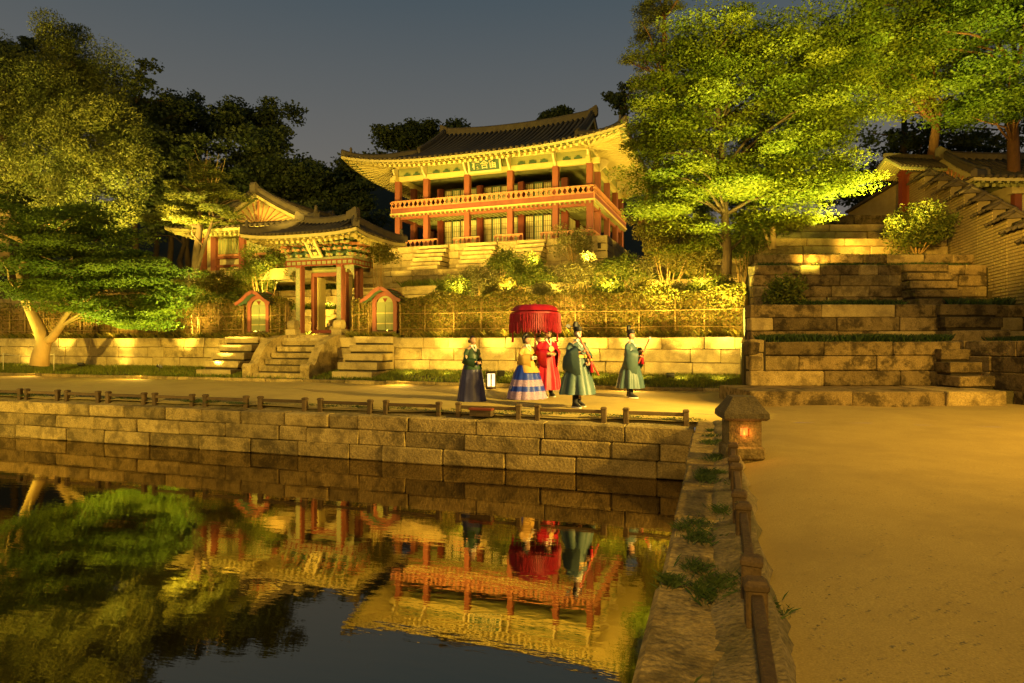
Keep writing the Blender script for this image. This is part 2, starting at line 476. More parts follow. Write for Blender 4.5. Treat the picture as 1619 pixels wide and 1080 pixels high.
def water_mat():
    m, t, b = new_mat('pond_water')
    N = t.nodes.new; L = t.links.new
    b.inputs['Base Color'].default_value = (0.010, 0.008, 0.004, 1)
    b.inputs['Roughness'].default_value = 0.02
    b.inputs['IOR'].default_value = 4.6
    b.inputs['Specular IOR Level'].default_value = 0.5
    b.inputs['Specular Tint'].default_value = (1.0, 0.86, 0.62, 1)
    tc = N('ShaderNodeTexCoord')
    mp = N('ShaderNodeMapping'); mp.inputs['Rotation'].default_value = (0, 0, -TH); mp.inputs['Scale'].default_value = (1.0, 3.0, 1.0)
    n1 = N('ShaderNodeTexNoise'); n1.inputs['Scale'].default_value = 3.2; n1.inputs['Detail'].default_value = 3
    L(tc.outputs['Object'], mp.inputs[0]); L(mp.outputs[0], n1.inputs['Vector'])
    bp = N('ShaderNodeBump'); bp.inputs['Strength'].default_value = 0.028; bp.inputs['Distance'].default_value = 0.03
    L(n1.outputs['Fac'], bp.inputs['Height'])
    L(bp.outputs[0], b.inputs['Normal'])
    return m
WATER = water_mat()

# ================================================================== SETTING
WATER_Z = -1.19
CAPZ = -0.18
EDGE_X = -0.36
FARY = 12.6

def sheet(name, polys, m, kind='structure'):
    b = MB()
    for p in polys:
        b.add(p, [tuple(range(len(p)))])
    o = b.build(name, m)
    tag(o, kind=kind)
    return o

# sand ground round the pond, far beyond the frame on the near side
NX = 0.16
gv = []; gf = []
def patch(x0, x1, y0, y1, nx, ny, zf):
    b0 = len(gv)
    for j in range(ny+1):
        for i in range(nx+1):
            x = x0 + (x1-x0)*i/nx; y = y0 + (y1-y0)*j/ny
            gv.append((x, y, zf(x, y)))
    for j in range(ny):
        for i in range(nx):
            a = b0 + j*(nx+1) + i
            gf.append((a, a+1, a+nx+2, a+nx+1))
def gz(x, y):
    base = 0.018*math.sin(x*1.3+y*0.7) + 0.012*math.sin(x*2.9-y*1.9)
    if y < 13.5 and x < 0.4: base -= 0.10*max(0, min(1, (13.5-y)/0.5))
    return base
patch(NX, 40, -14, 13.0, 60, 60, lambda x, y: gz(x, y) if x > 0.5 else gz(x, y)-0.03*(0.5-x)/0.34)
patch(-60, 40, 13.0, 22.3, 150, 40, gz)
patch(40, 300, -300, 22.3, 4, 4, lambda x, y: 0)
patch(NX, 40, -300, -14, 4, 4, lambda x, y: 0)
patch(-300, -60, -300, 22.3, 4, 4, lambda x, y: 0)
patch(-60, NX, -300, -14.0, 4, 4, lambda x, y: 0)
ground = np_mesh('ground', gv, gf, SAND, smooth=True); tag(ground, kind='structure')

wv = MB().add([(-60,-14,WATER_Z),(EDGE_X+0.3,-14,WATER_Z),(EDGE_X+0.3,FARY+0.3,WATER_Z),(-60,FARY+0.3,WATER_Z)], [(0,1,2,3)])
water = wv.build('pond_water', WATER); tag(water, kind='structure')
bed = MB().add([(-60,-14,-2.4),(0,-14,-2.4),(0,FARY+.3,-2.4),(-60,FARY+.3,-2.4)], [(0,1,2,3)]).build('pond_bed', SOIL); tag(bed, kind='structure')

# ---- stone blocks
def stone_mesh(sx, sy, sz, bev=0.018, jit=0.008):
    bm = bmesh.new()
    bmesh.ops.create_cube(bm, size=1.0)
    for v in bm.verts:
        v.co.x = v.co.x*sx + random.uniform(-jit, jit)
        v.co.y = v.co.y*sy + random.uniform(-jit, jit)
        v.co.z = v.co.z*sz + random.uniform(-jit, jit)
    bmesh.ops.bevel(bm, geom=bm.edges[:], offset=min(bev, sz*0.2), segments=1, affect='EDGES')
    me = bpy.data.meshes.new('stone')
    bm.to_mesh(me); bm.free()
    return me

def put_stone(parent, c, size, m, rz=0.0, name='stone', bev=0.018, jit=0.008):
    """c centre in the parent's frame"""
    me = stone_mesh(size[0], size[1], size[2], bev*random.uniform(0.7, 1.9), jit*random.uniform(0.8, 2.0))
    me.materials.append(m)
    o = bpy.data.objects.new(name, me)
    o.location = c
    o.rotation_euler = (random.uniform(-.006,.006), random.uniform(-.004,.004), rz)
    return link(o, parent)

def stone_wall(name, label, p0, ang, length, z0, courses, depth, lmin, lmax, mats, batter=0.03, holes=(), core=True, offs=0.02, group=None):
    """a wall whose face runs from p0 along the angle; the face looks to the local -y side"""
    t = thing(name, label, 'stone wall', (p0[0], p0[1], z0), ang, group)
    H = sum(courses)
    if core:
        MB().box(0.02, length-0.02, 0.07 + batter*len(courses), depth, 0.0, H-0.02).build('joint_fill', DARK_FILL, t)
    z = 0.0
    for ci, h in enumerate(courses):
        x = -random.uniform(0, lmin*0.6) if ci else 0.0
        while x < length - 0.05:
            l = random.uniform(lmin, lmax)
            x1 = x + l
            if length - x1 < lmin*0.6: x1 = length
            a = max(x, 0.0)
            if x1 - a > 0.12:
                mid = (a + x1)/2
                if not any(h0 < mid < h1 and z < hz for (h0, h1, hz) in holes):
                    m = random.choice(mats)
                    pr = random.uniform(-offs, offs)
                    d = depth - 0.02 if ci == len(courses)-1 else min(depth-0.02, 0.34)
                    put_stone(t, (mid, d/2 + batter*ci + pr, z + h/2), (x1 - a - 0.014, d, h - 0.012), m)
            x = x1
        z += h
    return t

# pond far wall and the pond's right edge
stone_wall('pond_wall', 'low mossy granite wall along the far side of the pond', (-34.0, FARY), 0, 34.0+EDGE_X-0.02, WATER_Z-0.35,
           [0.35, 0.345, 0.34, 0.325], 0.5, 0.75, 1.7, [STONE_D, STONE_D, STONE], 0.012)
t = thing('pond_edge', 'broad flat granite edging along the right side of the pond', 'stone edging', (EDGE_X, -2.0, 0))
y = 0.0
while y < FARY + 2.45:
    l = random.uniform(1.1, 1.9)
    if y + l > FARY + 1.7: l = FARY + 2.5 - y
    put_stone(t, (0.25 + random.uniform(-.02,.02), y + l/2, -0.24), (0.50, l-0.012, 0.36), STONE_D, bev=0.02, jit=0.006)
    y += l
MB().box(0.03, 0.5, 0, FARY+2.0, -2.0, -0.42).build('foundation', STONE_D, t)
vb = MB()   # earth verge between the stone edge and the fence, uneven
nx_, ny_ = 8, 120
vv = []; vf = []
for j in range(ny_+1):
    for i in range(nx_+1):
        x = EDGE_X + 0.30 + 0.42*i/nx_; yy = -2 + 14.9*j/ny_
        if i == nx_: x += 0.03*math.sin(yy*2.1) + 0.02*math.sin(yy*6.7+1) + random.uniform(-.02,.02)
        vv.append((x, yy, -0.062 + (0.085*(i/nx_) if i < nx_ else -0.03) + 0.012*math.sin(yy*5+x*9) + random.uniform(-.006,.006) - (0.03 if i == 0 else 0)))
for j in range(ny_):
    for i in range(nx_):
        a = j*(nx_+1)+i; vf.append((a, a+1, a+nx_+2, a+nx_+1))
tag(np_mesh('verge', vv, vf, VERGE, smooth=True), kind='structure')
vv = []; vf = []
nx_, ny_ = 160, 5
for j in range(ny_+1):
    for i in range(nx_+1):
        x = -34 + 34*i/nx_; yy = FARY + 0.35 + 0.75*j/ny_
        vv.append((x, yy, CAPZ - 0.01 + 0.19*(j/ny_)**0.8 + random.uniform(-.012,.012)))
for j in range(ny_):
    for i in range(nx_):
        a = j*(nx_+1)+i; vf.append((a, a+1, a+nx_+2, a+nx_+1))
tag(np_mesh('bank', vv, vf, VERGE, smooth=True), kind='structure')

# ---- kerb and grass strip at the foot of the retaining wall
kt = thing('path_kerb', 'low dark stone kerb between the sand path and the grass strip', 'kerb', (-40, 19.85, 0))
x = 0.0
while x < 41.0:
    l = random.uniform(1.4, 2.2)
    put_stone(kt, (x+l/2, 0.0, 0.03), (l-0.01, 0.14, 0.16), STONE_D, name='kerb_stone')
    x += l
sheet('grass_bank', [[(-60,19.92,0.085),(1.4,19.92,0.085),(1.4,22.2,0.36),(-60,22.2,0.42)]], SOIL)

# ---- retaining wall under the gate, then the terraces behind it
W1Y = 22.0
W1Z = 1.66
stone_wall('retaining_wall', 'long clean granite retaining wall below the bamboo hedge', (-42.0, W1Y), 0, 43.3, -0.1,
           [0.44, 0.46, 0.45, 0.41], 0.55, 0.9, 2.1, [STONE_L, STONE_L, STONE_L, STONE], 0.012,
           holes=())
TIERS = [(22.35, 1.60), (25.6, 3.0), (27.3, 4.1), (28.7, 5.05)]
hill = MB()
for (ty, tz) in TIERS:
    hill.box(-70, 1.3, ty, 46.0, -0.5, tz)
tag(hill.build('terraces', SOIL), kind='structure')
stone_wall('terrace_wall', 'first stepped terrace wall just behind the bamboo hedge', (-42.0, 25.3), 0, 43.3, 1.6, [0.36,0.36,0.36,0.33], 0.5, 0.8, 1.8, [STONE, STONE_L], 0.02)
stone_wall('terrace_wall', 'second stepped terrace wall halfway up to the pavilion', (-42.0, 27.0), 0, 43.3, 3.0, [0.38,0.37,0.35], 0.5, 0.8, 1.8, [STONE, STONE_L], 0.02)
stone_wall('terrace_wall', 'third stepped terrace wall right below the pavilion platform', (-42.0, 28.4), 0, 43.3, 4.1, [0.33,0.33,0.30], 0.5, 0.8, 1.8, [STONE, STONE_L], 0.02)

# ---- dark wooded hill behind
hv = []; hf = []
ys = [30, 36, 40, 46, 54, 64, 78, 95, 120, 160, 220, 320]
xs = [-260, -160, -110, -80, -60, -45, -30, -20, -10, 0, 10, 20, 30, 45, 60, 90, 140, 260]
def hillz(x, y):
    lo = 5.0
    s = max(0.0, y - 38.0)
    left = 1/(1+math.exp((x + 12)/9.0))
    h = lo + s*(0.10 + 0.50*left) * (1.0 if y < 120 else 120.0/y)
    return h + 0.5*math.sin(x*0.21+y*0.13)
for y_ in ys:
    for x_ in xs:
        hv.append((x_, y_, min(hillz(x_, y_), 24)))
n = len(xs)
for j in range(len(ys)-1):
    for i in range(n-1):
        hf.append((j*n+i, j*n+i+1, (j+1)*n+i+1, (j+1)*n+i))
tag(np_mesh('hill', hv, hf, HILL, smooth=True), kind='structure')

# ---- right-hand terraces, face square to the view (local frame: x = u, y = f)
def right_tier(name, label, px0, px1, f, z0, courses, mats, lmin=0.7, lmax=1.7, depth=0.5):
    u0 = (px0-809.5)/1000*f; u1 = (px1-809.5)/1000*f
    p = W(u0, f)
    return stone_wall(name, label, (p.x, p.y), TH, u1-u0, z0, courses, depth, lmin, lmax, mats, 0.02)
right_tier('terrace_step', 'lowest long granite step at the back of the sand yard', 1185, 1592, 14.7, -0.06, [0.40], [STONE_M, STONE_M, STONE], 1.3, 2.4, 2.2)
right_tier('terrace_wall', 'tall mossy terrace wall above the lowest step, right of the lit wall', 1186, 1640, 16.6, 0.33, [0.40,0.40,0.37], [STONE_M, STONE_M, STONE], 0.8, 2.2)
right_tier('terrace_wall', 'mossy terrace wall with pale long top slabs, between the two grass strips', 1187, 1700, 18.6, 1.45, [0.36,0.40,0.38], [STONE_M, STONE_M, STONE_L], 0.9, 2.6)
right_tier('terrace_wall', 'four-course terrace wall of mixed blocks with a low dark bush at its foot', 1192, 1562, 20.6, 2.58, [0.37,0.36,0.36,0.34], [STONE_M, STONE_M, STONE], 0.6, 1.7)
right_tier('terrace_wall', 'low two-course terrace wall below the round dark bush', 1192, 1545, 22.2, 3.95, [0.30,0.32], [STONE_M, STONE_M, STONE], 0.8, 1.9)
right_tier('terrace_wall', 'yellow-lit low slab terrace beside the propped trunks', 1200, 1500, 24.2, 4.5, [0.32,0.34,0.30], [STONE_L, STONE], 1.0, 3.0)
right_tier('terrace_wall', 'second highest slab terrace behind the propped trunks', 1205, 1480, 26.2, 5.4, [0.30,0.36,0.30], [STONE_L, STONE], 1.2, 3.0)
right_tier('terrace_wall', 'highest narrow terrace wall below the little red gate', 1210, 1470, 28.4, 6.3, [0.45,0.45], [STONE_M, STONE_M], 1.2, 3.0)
rt = MB()
for (f0, z1, u0) in [(15.2, 0.31, 5.75), (17.05, 1.44, 6.3), (19.05, 2.57, 7.05), (21.05, 3.96, 7.95), (22.65, 4.51, 8.6), (24.65, 5.40, 9.5), (26.6, 6.30, 10.4), (28.8, 7.12, 11.4)]:
    q_ = W(u0, f0)
    ps = [q_, W(45, f0), W(45, 60), Vector((q_.x, W(45, 60).y, 0))]
    rt.add([(p.x, p.y, -0.4) for p in ps] + [(p.x, p.y, z1) for p in ps], [(0,3,2,1),(4,5,6,7),(0,1,5,4),(1,2,6,5),(2,3,7,6),(3,0,4,7)])
tag(rt.build('terrace_ground', SOIL), kind='structure')
# the cheek of the terraces towards the lit wall
c0 = W((1186-809.5)/1000*16.6, 16.7)
stone_wall('terrace_end_wall', 'side of the right-hand terraces where they meet the lit retaining wall', (c0.x+0.02, W1Y+0.3), rad(-90), W1Y+0.3-c0.y, 0.0, [0.40,0.40,0.40,0.36], 0.4, 0.8, 1.6, [STONE], 0.0)
# wall at the right border coming forward
p = W(11.45, 15.9)
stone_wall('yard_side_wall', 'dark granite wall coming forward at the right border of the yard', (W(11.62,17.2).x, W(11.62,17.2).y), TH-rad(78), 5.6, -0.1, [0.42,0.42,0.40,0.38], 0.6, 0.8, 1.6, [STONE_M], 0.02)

# ---- stairs
def stair(name, label, x0, x1, y_top, y_bot, z0, z1, n, m, rz=0.0, origin=None, cheeks=0.0):
    """straight flight in a frame whose -y is downhill"""
    o = origin if origin is not None else (0, 0, 0)
    t = thing(name, label, 'stairs', (o[0], o[1], z0), rz)
    run = (y_top - y_bot)/n; rise = (z1 - z0)/n
    for i in range(n):
        ya = y_bot + run*i
        hs = rise*0.80
        put_stone(t, ((x0+x1)/2 + random.uniform(-.015,.015), (ya + y_top)/2 + 0.01, rise*(i+1)-hs/2), (x1-x0-0.03*random.random(), y_top-ya, hs), m, name='step', bev=0.015, jit=0.008)
        MB().box(x0+0.05, x1-0.05, ya+0.07, y_top, rise*i+0.001*i, rise*(i+1)-hs+0.005).build('tread_shade_strip', DARK_FILL, t)  # dark strip standing in for the shade under each tread
    return t
GX = -15.9
cs = stair('stone_stairs', 'central stone stairs with curved balustrades leading to the gate', GX-1.1, GX+1.1, 22.6, 20.15, 0.05, 1.78, 7, STONE)
def curved_cheek(xc, name):
    b = MB()
    prof = [(20.1,0.0),(20.1,0.42),(20.25,0.62),(20.42,0.60),(20.55,0.72),(20.75,1.05),(21.05,1.38),(21.4,1.60),(21.9,1.74),(22.6,1.78),(22.6,0.0)]
    w = 0.19
    vs = [(xc-w, a, z) for a, z in prof] + [(xc+w, a, z) for a, z in prof]
    k = len(prof)
    fs = [tuple(range(k)), tuple(reversed(range(k, 2*k)))] + [(i, i+k, (i+1) % k + k, (i+1) % k) for i in range(k)]
    b.add(vs, fs)
    b.tube([(xc-w-0.02, 20.25, 0.5), (xc+w+0.02, 20.25, 0.5)], 0.16, 12)
    o = b.build(name, STONE, cs, world=True, bevel=0.0)
    return o
curved_cheek(GX-1.32, 'balustrade'); curved_cheek(GX+1.32, 'balustrade')
stair('stone_stairs', 'stone stairs on the right of the gate leading to its side door', GX+2.3, GX+4.0, 22.3, 20.35, 0.05, 1.70, 5, STONE_L)
stair('stone_stairs', 'stone stairs on the left of the gate leading to its side door', GX-4.0, GX-2.3, 22.3, 20.35, 0.05, 1.70, 5, STONE_L)
# flights up the terraces
stair('stone_stairs', 'weathered flight of steps seen through the open gate', GX-1.0, GX+1.0, 25.8, 24.2, 1.6, 3.05, 5, STONE_L)
stair('stone_stairs', 'flight of steps rising behind the right side door', XY(565,25.2), XY(620,25.2), 25.7, 24.4, 1.6, 3.05, 5, STONE_L)
stair('stone_stairs', 'flight of steps on the second terrace below the pavilion', XY(640,27), XY(692,27), 27.3, 26.0, 3.0, 4.12, 5, STONE_L)
stair('stone_stairs', 'small flight of steps on the second terrace above the gate', GX-1.1, GX+0.9, 27.3, 26.0, 3.0, 4.12, 5, STONE_L)
# stairs on the right-hand terraces
def rstair(label, px0, px1, f, z0, z1, n, run):
    u0 = (px0-809.5)/1000*f; u1 = (px1-809.5)/1000*f
    p = W(u0, f)
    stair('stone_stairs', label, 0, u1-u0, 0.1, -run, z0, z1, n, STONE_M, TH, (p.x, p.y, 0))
rstair('short stone steps at the right end of the lowest terrace wall', 1478, 1540, 16.6, 0.31, 1.30, 3, 0.95)
put_stone(thing('stone_block', 'upright pale stone block beside the short right-hand steps', 'stone block', W(12.2, 16.2, 0.31), TH), (0,0,0.36), (0.42,0.5,0.78), STONE_L, name='block')
rstair('stone steps in the four-course terrace wall, right of its pale blocks', 1425, 1498, 20.6, 2.56, 4.0, 5, 0.9)
rstair('dark stone steps in the wall between the two grass strips', 1480, 1570, 18.6, 1.44, 2.58, 3, 0.7)

# ================================================================== BUILDINGS
GATEP = mat('painted_gate_panels', (0.34,0.31,0.22), (0.15,0.20,0.13), 14, 0.6, 0.1, detail=3)
def korean_roof(t, cx, cy, a, b, ze, zr, xg, hip, lift, wa, wb, zw, sp=0.27, ridge_lift=0.3, ridge_h=0.42, rw=0.26, tr=0.082, soffit=None, raft=None, fig=True):
    """curved tiled roof. a,b half eave sizes; xg half length of the ridge (gable planes); hip: pure hip roof; wa,wb half sizes of the wall line, zw its top"""
    E = 1.28
    def fz(y): return ze + (zr-ze)*max(0.0, 1-abs(y)/b)**E
    run = (a-xg) if hip else b
    def sz(x): return ze + (zr-ze)*max(0.0, (a-abs(x))/run)**E
    def lz(x, y): return lift*(min(1,abs(x)/a)*min(1,abs(y)/b))**3.2
    def rz(x): return ridge_lift*(min(1.0,abs(x)/xg))**2.2
    def Z(x, y, side=False):
        z = fz(y)
        if side or abs(x) > xg + 1e-6: z = min(z, sz(x))
        k = max(0.0, 1-abs(y)/b)
        return z + lz(x, y) + (rz(x)*k**3 if abs(x) <= xg+1e-6 and not side else 0)
    def grid(dz, nm, m, x0, x1, nx, ny, side, shrink=0.0):
        vs = []; fs = []
        for j in range(ny+1):
            for i in range(nx+1):
                x = x0 + (x1-x0)*i/nx; y = -b + 2*b*j/ny
                xs_ = x*(1-shrink); ys_ = y*(1-shrink)
                vs.append((cx+xs_, cy+ys_, Z(x, y, side) + dz))
        for j in range(ny):
            for i in range(nx):
                k = j*(nx+1)+i
                fs.append((k, k+1, k+nx+2, k+nx+1))
        return vs, fs
    base = MB()
    for (x0, x1, nx, side) in ((-xg, xg, 24, False), (-a, -xg, 12, True), (xg, a, 12, True)):
        base.add(*grid(0.0, '', None, x0, x1, nx, 32, side))
    roof = base.build('roof', TILE, t, smooth=False)
    sb = MB()
    for (x0, x1, nx, side) in ((-xg, xg, 24, False), (-a, -xg, 12, True), (xg, a, 12, True)):
        sb.add(*grid(-0.13, '', None, x0, x1, nx, 32, side, 0.012))
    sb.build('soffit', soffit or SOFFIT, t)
    # eave fascia
    fa = MB()
    N = 40
    for sgn in (-1, 1):
        for dz0, dz1, o in ((-0.13, 0.0, 0.0),):
            r0 = [(cx - a + 2*a*i/N, cy + sgn*(b-o), Z(-a + 2*a*i/N, b, True) + dz0) for i in range(N+1)]
            r1 = [(p[0], p[1], p[2]+dz1-dz0) for p in r0]
            fa.loft([r0, r1], False, False)
            r0 = [(cx + sgn*(a-o), cy - b + 2*b*i/N, Z(a, -b + 2*b*i/N, True) + dz0) for i in range(N+1)]
            r1 = [(p[0], p[1], p[2]+dz1-dz0) for p in r0]
            fa.loft([r0, r1], False, False)
    fa.build('eave_edge', OCHRE, t)
    # convex tile rows
    def half_tube(pts, r, cap=True):
        mb = MB()
        mb.tube(pts, r, 7, True)
        return mb
    def hip_y(x):     # |y| where the side slope meets the front slope, for |x| > xg
        k = (a-abs(x))/run
        return b*(1-min(1.0, k))
    nfr = int(2*a/sp)
    back = MB()
    for i in range(nfr+1):
        x = -a + 0.05 + (2*a-0.1)*i/nfr
        y1 = 0.0 if abs(x) <= xg else hip_y(x)
        if b - y1 < 0.15: continue
        ns = max(3, int((b-y1)/0.5))
        for sgn in (-1, 1):
            pts = []
            for k in range(ns+1):
                y = b + 0.03 - (b + 0.03 - y1)*k/ns
                pts.append((cx+x, cy+sgn*y, Z(x, min(y, b), abs(x) > xg) + 0.05))
            if sgn < 0: half_tube(pts, tr).build('tile_row', TILE, roof, smooth=True)
            else: back.tube(pts, tr, 6)
    nsd = int(2*b/sp)
    for i in range(nsd+1):
        y = -b + 0.05 + (2*b-0.1)*i/nsd
        # inner end of this row: the hip line or the gable plane
        k = 1-abs(y)/b
        x1 = max(xg, a - run*min(1.0, k))
        if a - x1 < 0.15: continue
        ns = max(3, int((a-x1)/0.45))
        for sgn in (-1, 1):
            pts = [(cx+sgn*(a+0.03-(a+0.03-x1)*q/ns), cy+y, Z(min(a, a+0.03-(a+0.03-x1)*q/ns), y, True)+0.05) for q in range(ns+1)]
            if sgn > 0: half_tube(pts, tr).build('tile_row', TILE, roof, smooth=True)
            else: back.tube(pts, tr, 6)
    tag(back.build('tile_rows', TILE, roof, smooth=True), kind='stuff')
    # main ridge: plaster course under dark cap tiles
    M = 16
    def ridge_pts(zoff): return [(cx - xg + 2*xg*i/M, cy, zr + rz(-xg + 2*xg*i/M) + zoff) for i in range(M+1)]
    def ribbon(pts, w, h, nm, m, parent):
        mb = MB()
        rings = []
        for i, p in enumerate(pts):
            p = Vector(p)
            d = Vector(pts[min(i+1, len(pts)-1)]) - Vector(pts[max(i-1, 0)])
            s = Vector((d.y, -d.x, 0)).normalized() * w/2
            rings.append([p - s, p + s, p + s + Vector((0,0,h)), p - s + Vector((0,0,h))])
        mb.loft(rings, True, True)
        return mb.build(nm, m, parent)
    ribbon(ridge_pts(-0.05), rw, ridge_h, 'ridge', PLASTER, t)
    rp = ridge_pts(ridge_h - 0.03)
    MB().tube(rp, rw*0.42, 8).build('ridge_cap', TILE, t, smooth=True)
    for sgn in (-1, 1):
        e = Vector((cx + sgn*xg, cy, zr + ridge_lift))
        orn = MB()
        orn.loft([[e + Vector((sgn*dx, w_, dz)) for (w_, dz) in ((-0.15, z0), (0.15, z0), (0.15, z1), (-0.15, z1))] for dx, z0, z1 in ((-0.3, 0.1, ridge_h+0.02), (-0.1, 0.0, ridge_h+0.10), (0.06, -0.05, ridge_h+0.20), (0.15, 0.0, ridge_h+0.22), (0.2, 0.1, ridge_h+0.1))])
        orn.build('ridge_ornament', PLASTER, t)
    # descending ridges and hip ridges
    for sx in (-1, 1):
        for sy in (-1, 1):
            if hip:
                ps = []
                for k in range(11):
                    s = k/10
                    x = xg + (a-xg)*s; y = b*s
                    ps.append((cx+sx*x, cy+sy*y, Z(x, y, True) + 0.03))
                ribbon(ps, 0.24, 0.24, 'hip_ridge', PLASTER, t)
                MB().tube([(p[0], p[1], p[2]+0.25) for p in ps], 0.09, 6).build('hip_ridge_cap', TILE, t, smooth=True)
            else:
                yb = b - (a-xg)        # foot of the gable
                ps = [(cx+sx*(xg-0.12), cy+sy*yb*k/8, Z(xg-0.12, yb*k/8) + 0.02) for k in range(9)]
                ribbon(ps, 0.24, 0.3, 'descending_ridge', PLASTER, t)
                MB().tube([(p[0], p[1], p[2]+0.31) for p in ps], 0.09, 6).build('descending_ridge_cap', TILE, t, smooth=True)
                ps = []
                for k in range(9):
                    s = k/8
                    x = xg + (a-xg)*s; y = yb + (b-yb)*s
                    ps.append((cx+sx*x, cy+sy*y, Z(x, y, True) + 0.03))
                ribbon(ps, 0.22, 0.24, 'hip_ridge', PLASTER, t)
                MB().tube([(p[0], p[1], p[2]+0.25) for p in ps], 0.09, 6).build('hip_ridge_cap', TILE, t, smooth=True)
            if fig:
                q = Vector(ps[-2])
                MB().lathe([(0.09,0.2),(0.10,0.34),(0.06,0.42),(0.08,0.5),(0.03,0.6)], q, 8).build('roof_figure', PLASTER, t, smooth=True)
    # gables
    if not hip:
        yb = b - (a-xg)
        for sx in (-1, 1):
            gx = xg - 0.30
            zb = ze + (zr-ze)*((a-xg)/run)**E
            K = 10
            poly = [(cx+sx*gx, cy+yb*(k/K*2-1), fz(yb*(k/K*2-1)) - 0.05) for k in range(K+1)]
            g = MB()
            base_l = [(p[0], p[1], zb - 0.25) for p in poly]
            g.loft([base_l, poly], False, False)
            gb = g.build('gable_wall', OCHRE, t)
            # radiating painted boards on the gable
            pat = MB()
            for k in range(17):
                y = yb*0.86*(k/16*2-1)
                ztop = fz(y) - 0.12
                pat.bar((cx+sx*(gx+0.03), cy+y*0.25, zb+0.05), (cx+sx*(gx+0.03), cy+y, ztop), 0.03, 0.05, (sx,0,0))
            pat.bar((cx+sx*(gx+0.045), cy, zb+0.3), (cx+sx*(gx+0.045), cy, zr-0.2), 0.05, 0.16, (sx,0,0))
            tag(pat.build('gable_boards', PINK, gb), kind='stuff')
            for sy in (-1, 1):
                br = MB()
                ps = [(cx+sx*(xg-0.03), cy+sy*yb*1.02*k/8, fz(yb*1.02*k/8) - 0.06 + (rz(xg))*(max(0, 1-yb*k/8/b))**3) for k in range(9)]
                for p, q in zip(ps[:-1], ps[1:]): br.bar(p, q, 0.06, 0.22)
                br.build('bargeboard', OCHRE, t)
    # rafters
    if raft is not None:
        r = MB()
        spr = 0.30
        def tip(x, y, inn): return Vector((cx + x*(1-inn/a), cy + y*(1-inn/b), Z(x, y, True) - 0.21))
        nr = int(2*a/spr)
        for i in range(nr+1):
            x = -a + 2*a*i/nr
            for sy in (-1, 1):
                x0 = max(-wa, min(wa, x))
                p0 = Vector((cx+x0, cy+sy*wb, zw)); p1 = tip(x, sy*b, 0.42)
                r.bar(p0, p1, 0.13, 0.13)
                q = tip(x, sy*b, 0.08); r.bar(p1 + Vector((0,0,0.07)) + (p0-p1)*0.2, q + Vector((0,0,0.07)), 0.10, 0.09)
        nr = int(2*b/spr)
        for i in range(nr+1):
            y = -b + 2*b*i/nr
            for sx in (-1, 1):
                y0 = max(-wb, min(wb, y))
                p0 = Vector((cx+sx*wa, cy+y0, zw)); p1 = tip(sx*a, y, 0.42)
                r.bar(p0, p1, 0.13, 0.13)
                q = tip(sx*a, y, 0.08); r.bar(p1 + Vector((0,0,0.07)) + (p0-p1)*0.2, q + Vector((0,0,0.07)), 0.10, 0.09)
        tag(r.build('rafters', raft, t), kind='stuff')
        for sx in (-1, 1):
            for sy in (-1, 1):
                MB().bar((cx+sx*wa, cy+sy*wb, zw), tip(sx*a, sy*b, 0.3), 0.2, 0.24).build('corner_rafter', raft, t)
    return roof

def text_mesh(s, size, m, parent, mtx, name='lettering'):
    c = bpy.data.curves.new('lettering', 'FONT')
    c.body = s; c.size = size; c.align_x = 'CENTER'; c.align_y = 'CENTER'; c.extrude = 0.008; c.offset = size*0.012
    o = bpy.data.objects.new('lettering_tmp', c)
    COL.objects.link(o)
    bpy.context.view_layer.update()
    me = bpy.data.meshes.new_from_object(o.evaluated_get(bpy.context.evaluated_depsgraph_get()))
    bpy.data.objects.remove(o)
    me.transform(mtx)
    me.materials.clear(); me.materials.append(m)
    o = bpy.data.objects.new(name, me)
    return link(o, parent)

# ---------------- the two-storey pavilion
PA = TH - rad(20.0)
PO = W(-6.28, 35.0)
PB = 6.86
pav = thing('pavilion', 'two-storey red-columned pavilion with balcony and curved tiled roof', 'pavilion', (PO.x, PO.y, PB), PA)
cxs = [0, 1.75, 4.18, 6.61, 9.04, 10.79]
cys = [0, 1.75, 4.18, 6.61, 8.36]
CH = 3.46
cols = [(x, 0) for x in cxs] + [(x, 8.36) for x in cxs] + [(0, y) for y in cys[1:-1]] + [(10.79, y) for y in cys[1:-1]]
colmesh = None
for (x, y) in cols:
    if colmesh is None:
        c = MB().box(-0.155, 0.155, -0.155, 0.155, -0.32, CH).build('column', RED, pav, bevel=0.02)
        colmesh = c.data
    else:
        c = link(bpy.data.objects.new('column', colmesh), pav)
    c.location = (x, y, 0.0)
    MB().lathe([(0.30,-0.36),(0.30,-0.28),(0.24,-0.22)], (0, 0, 0), 8).build('plinth', STONE_L, c)
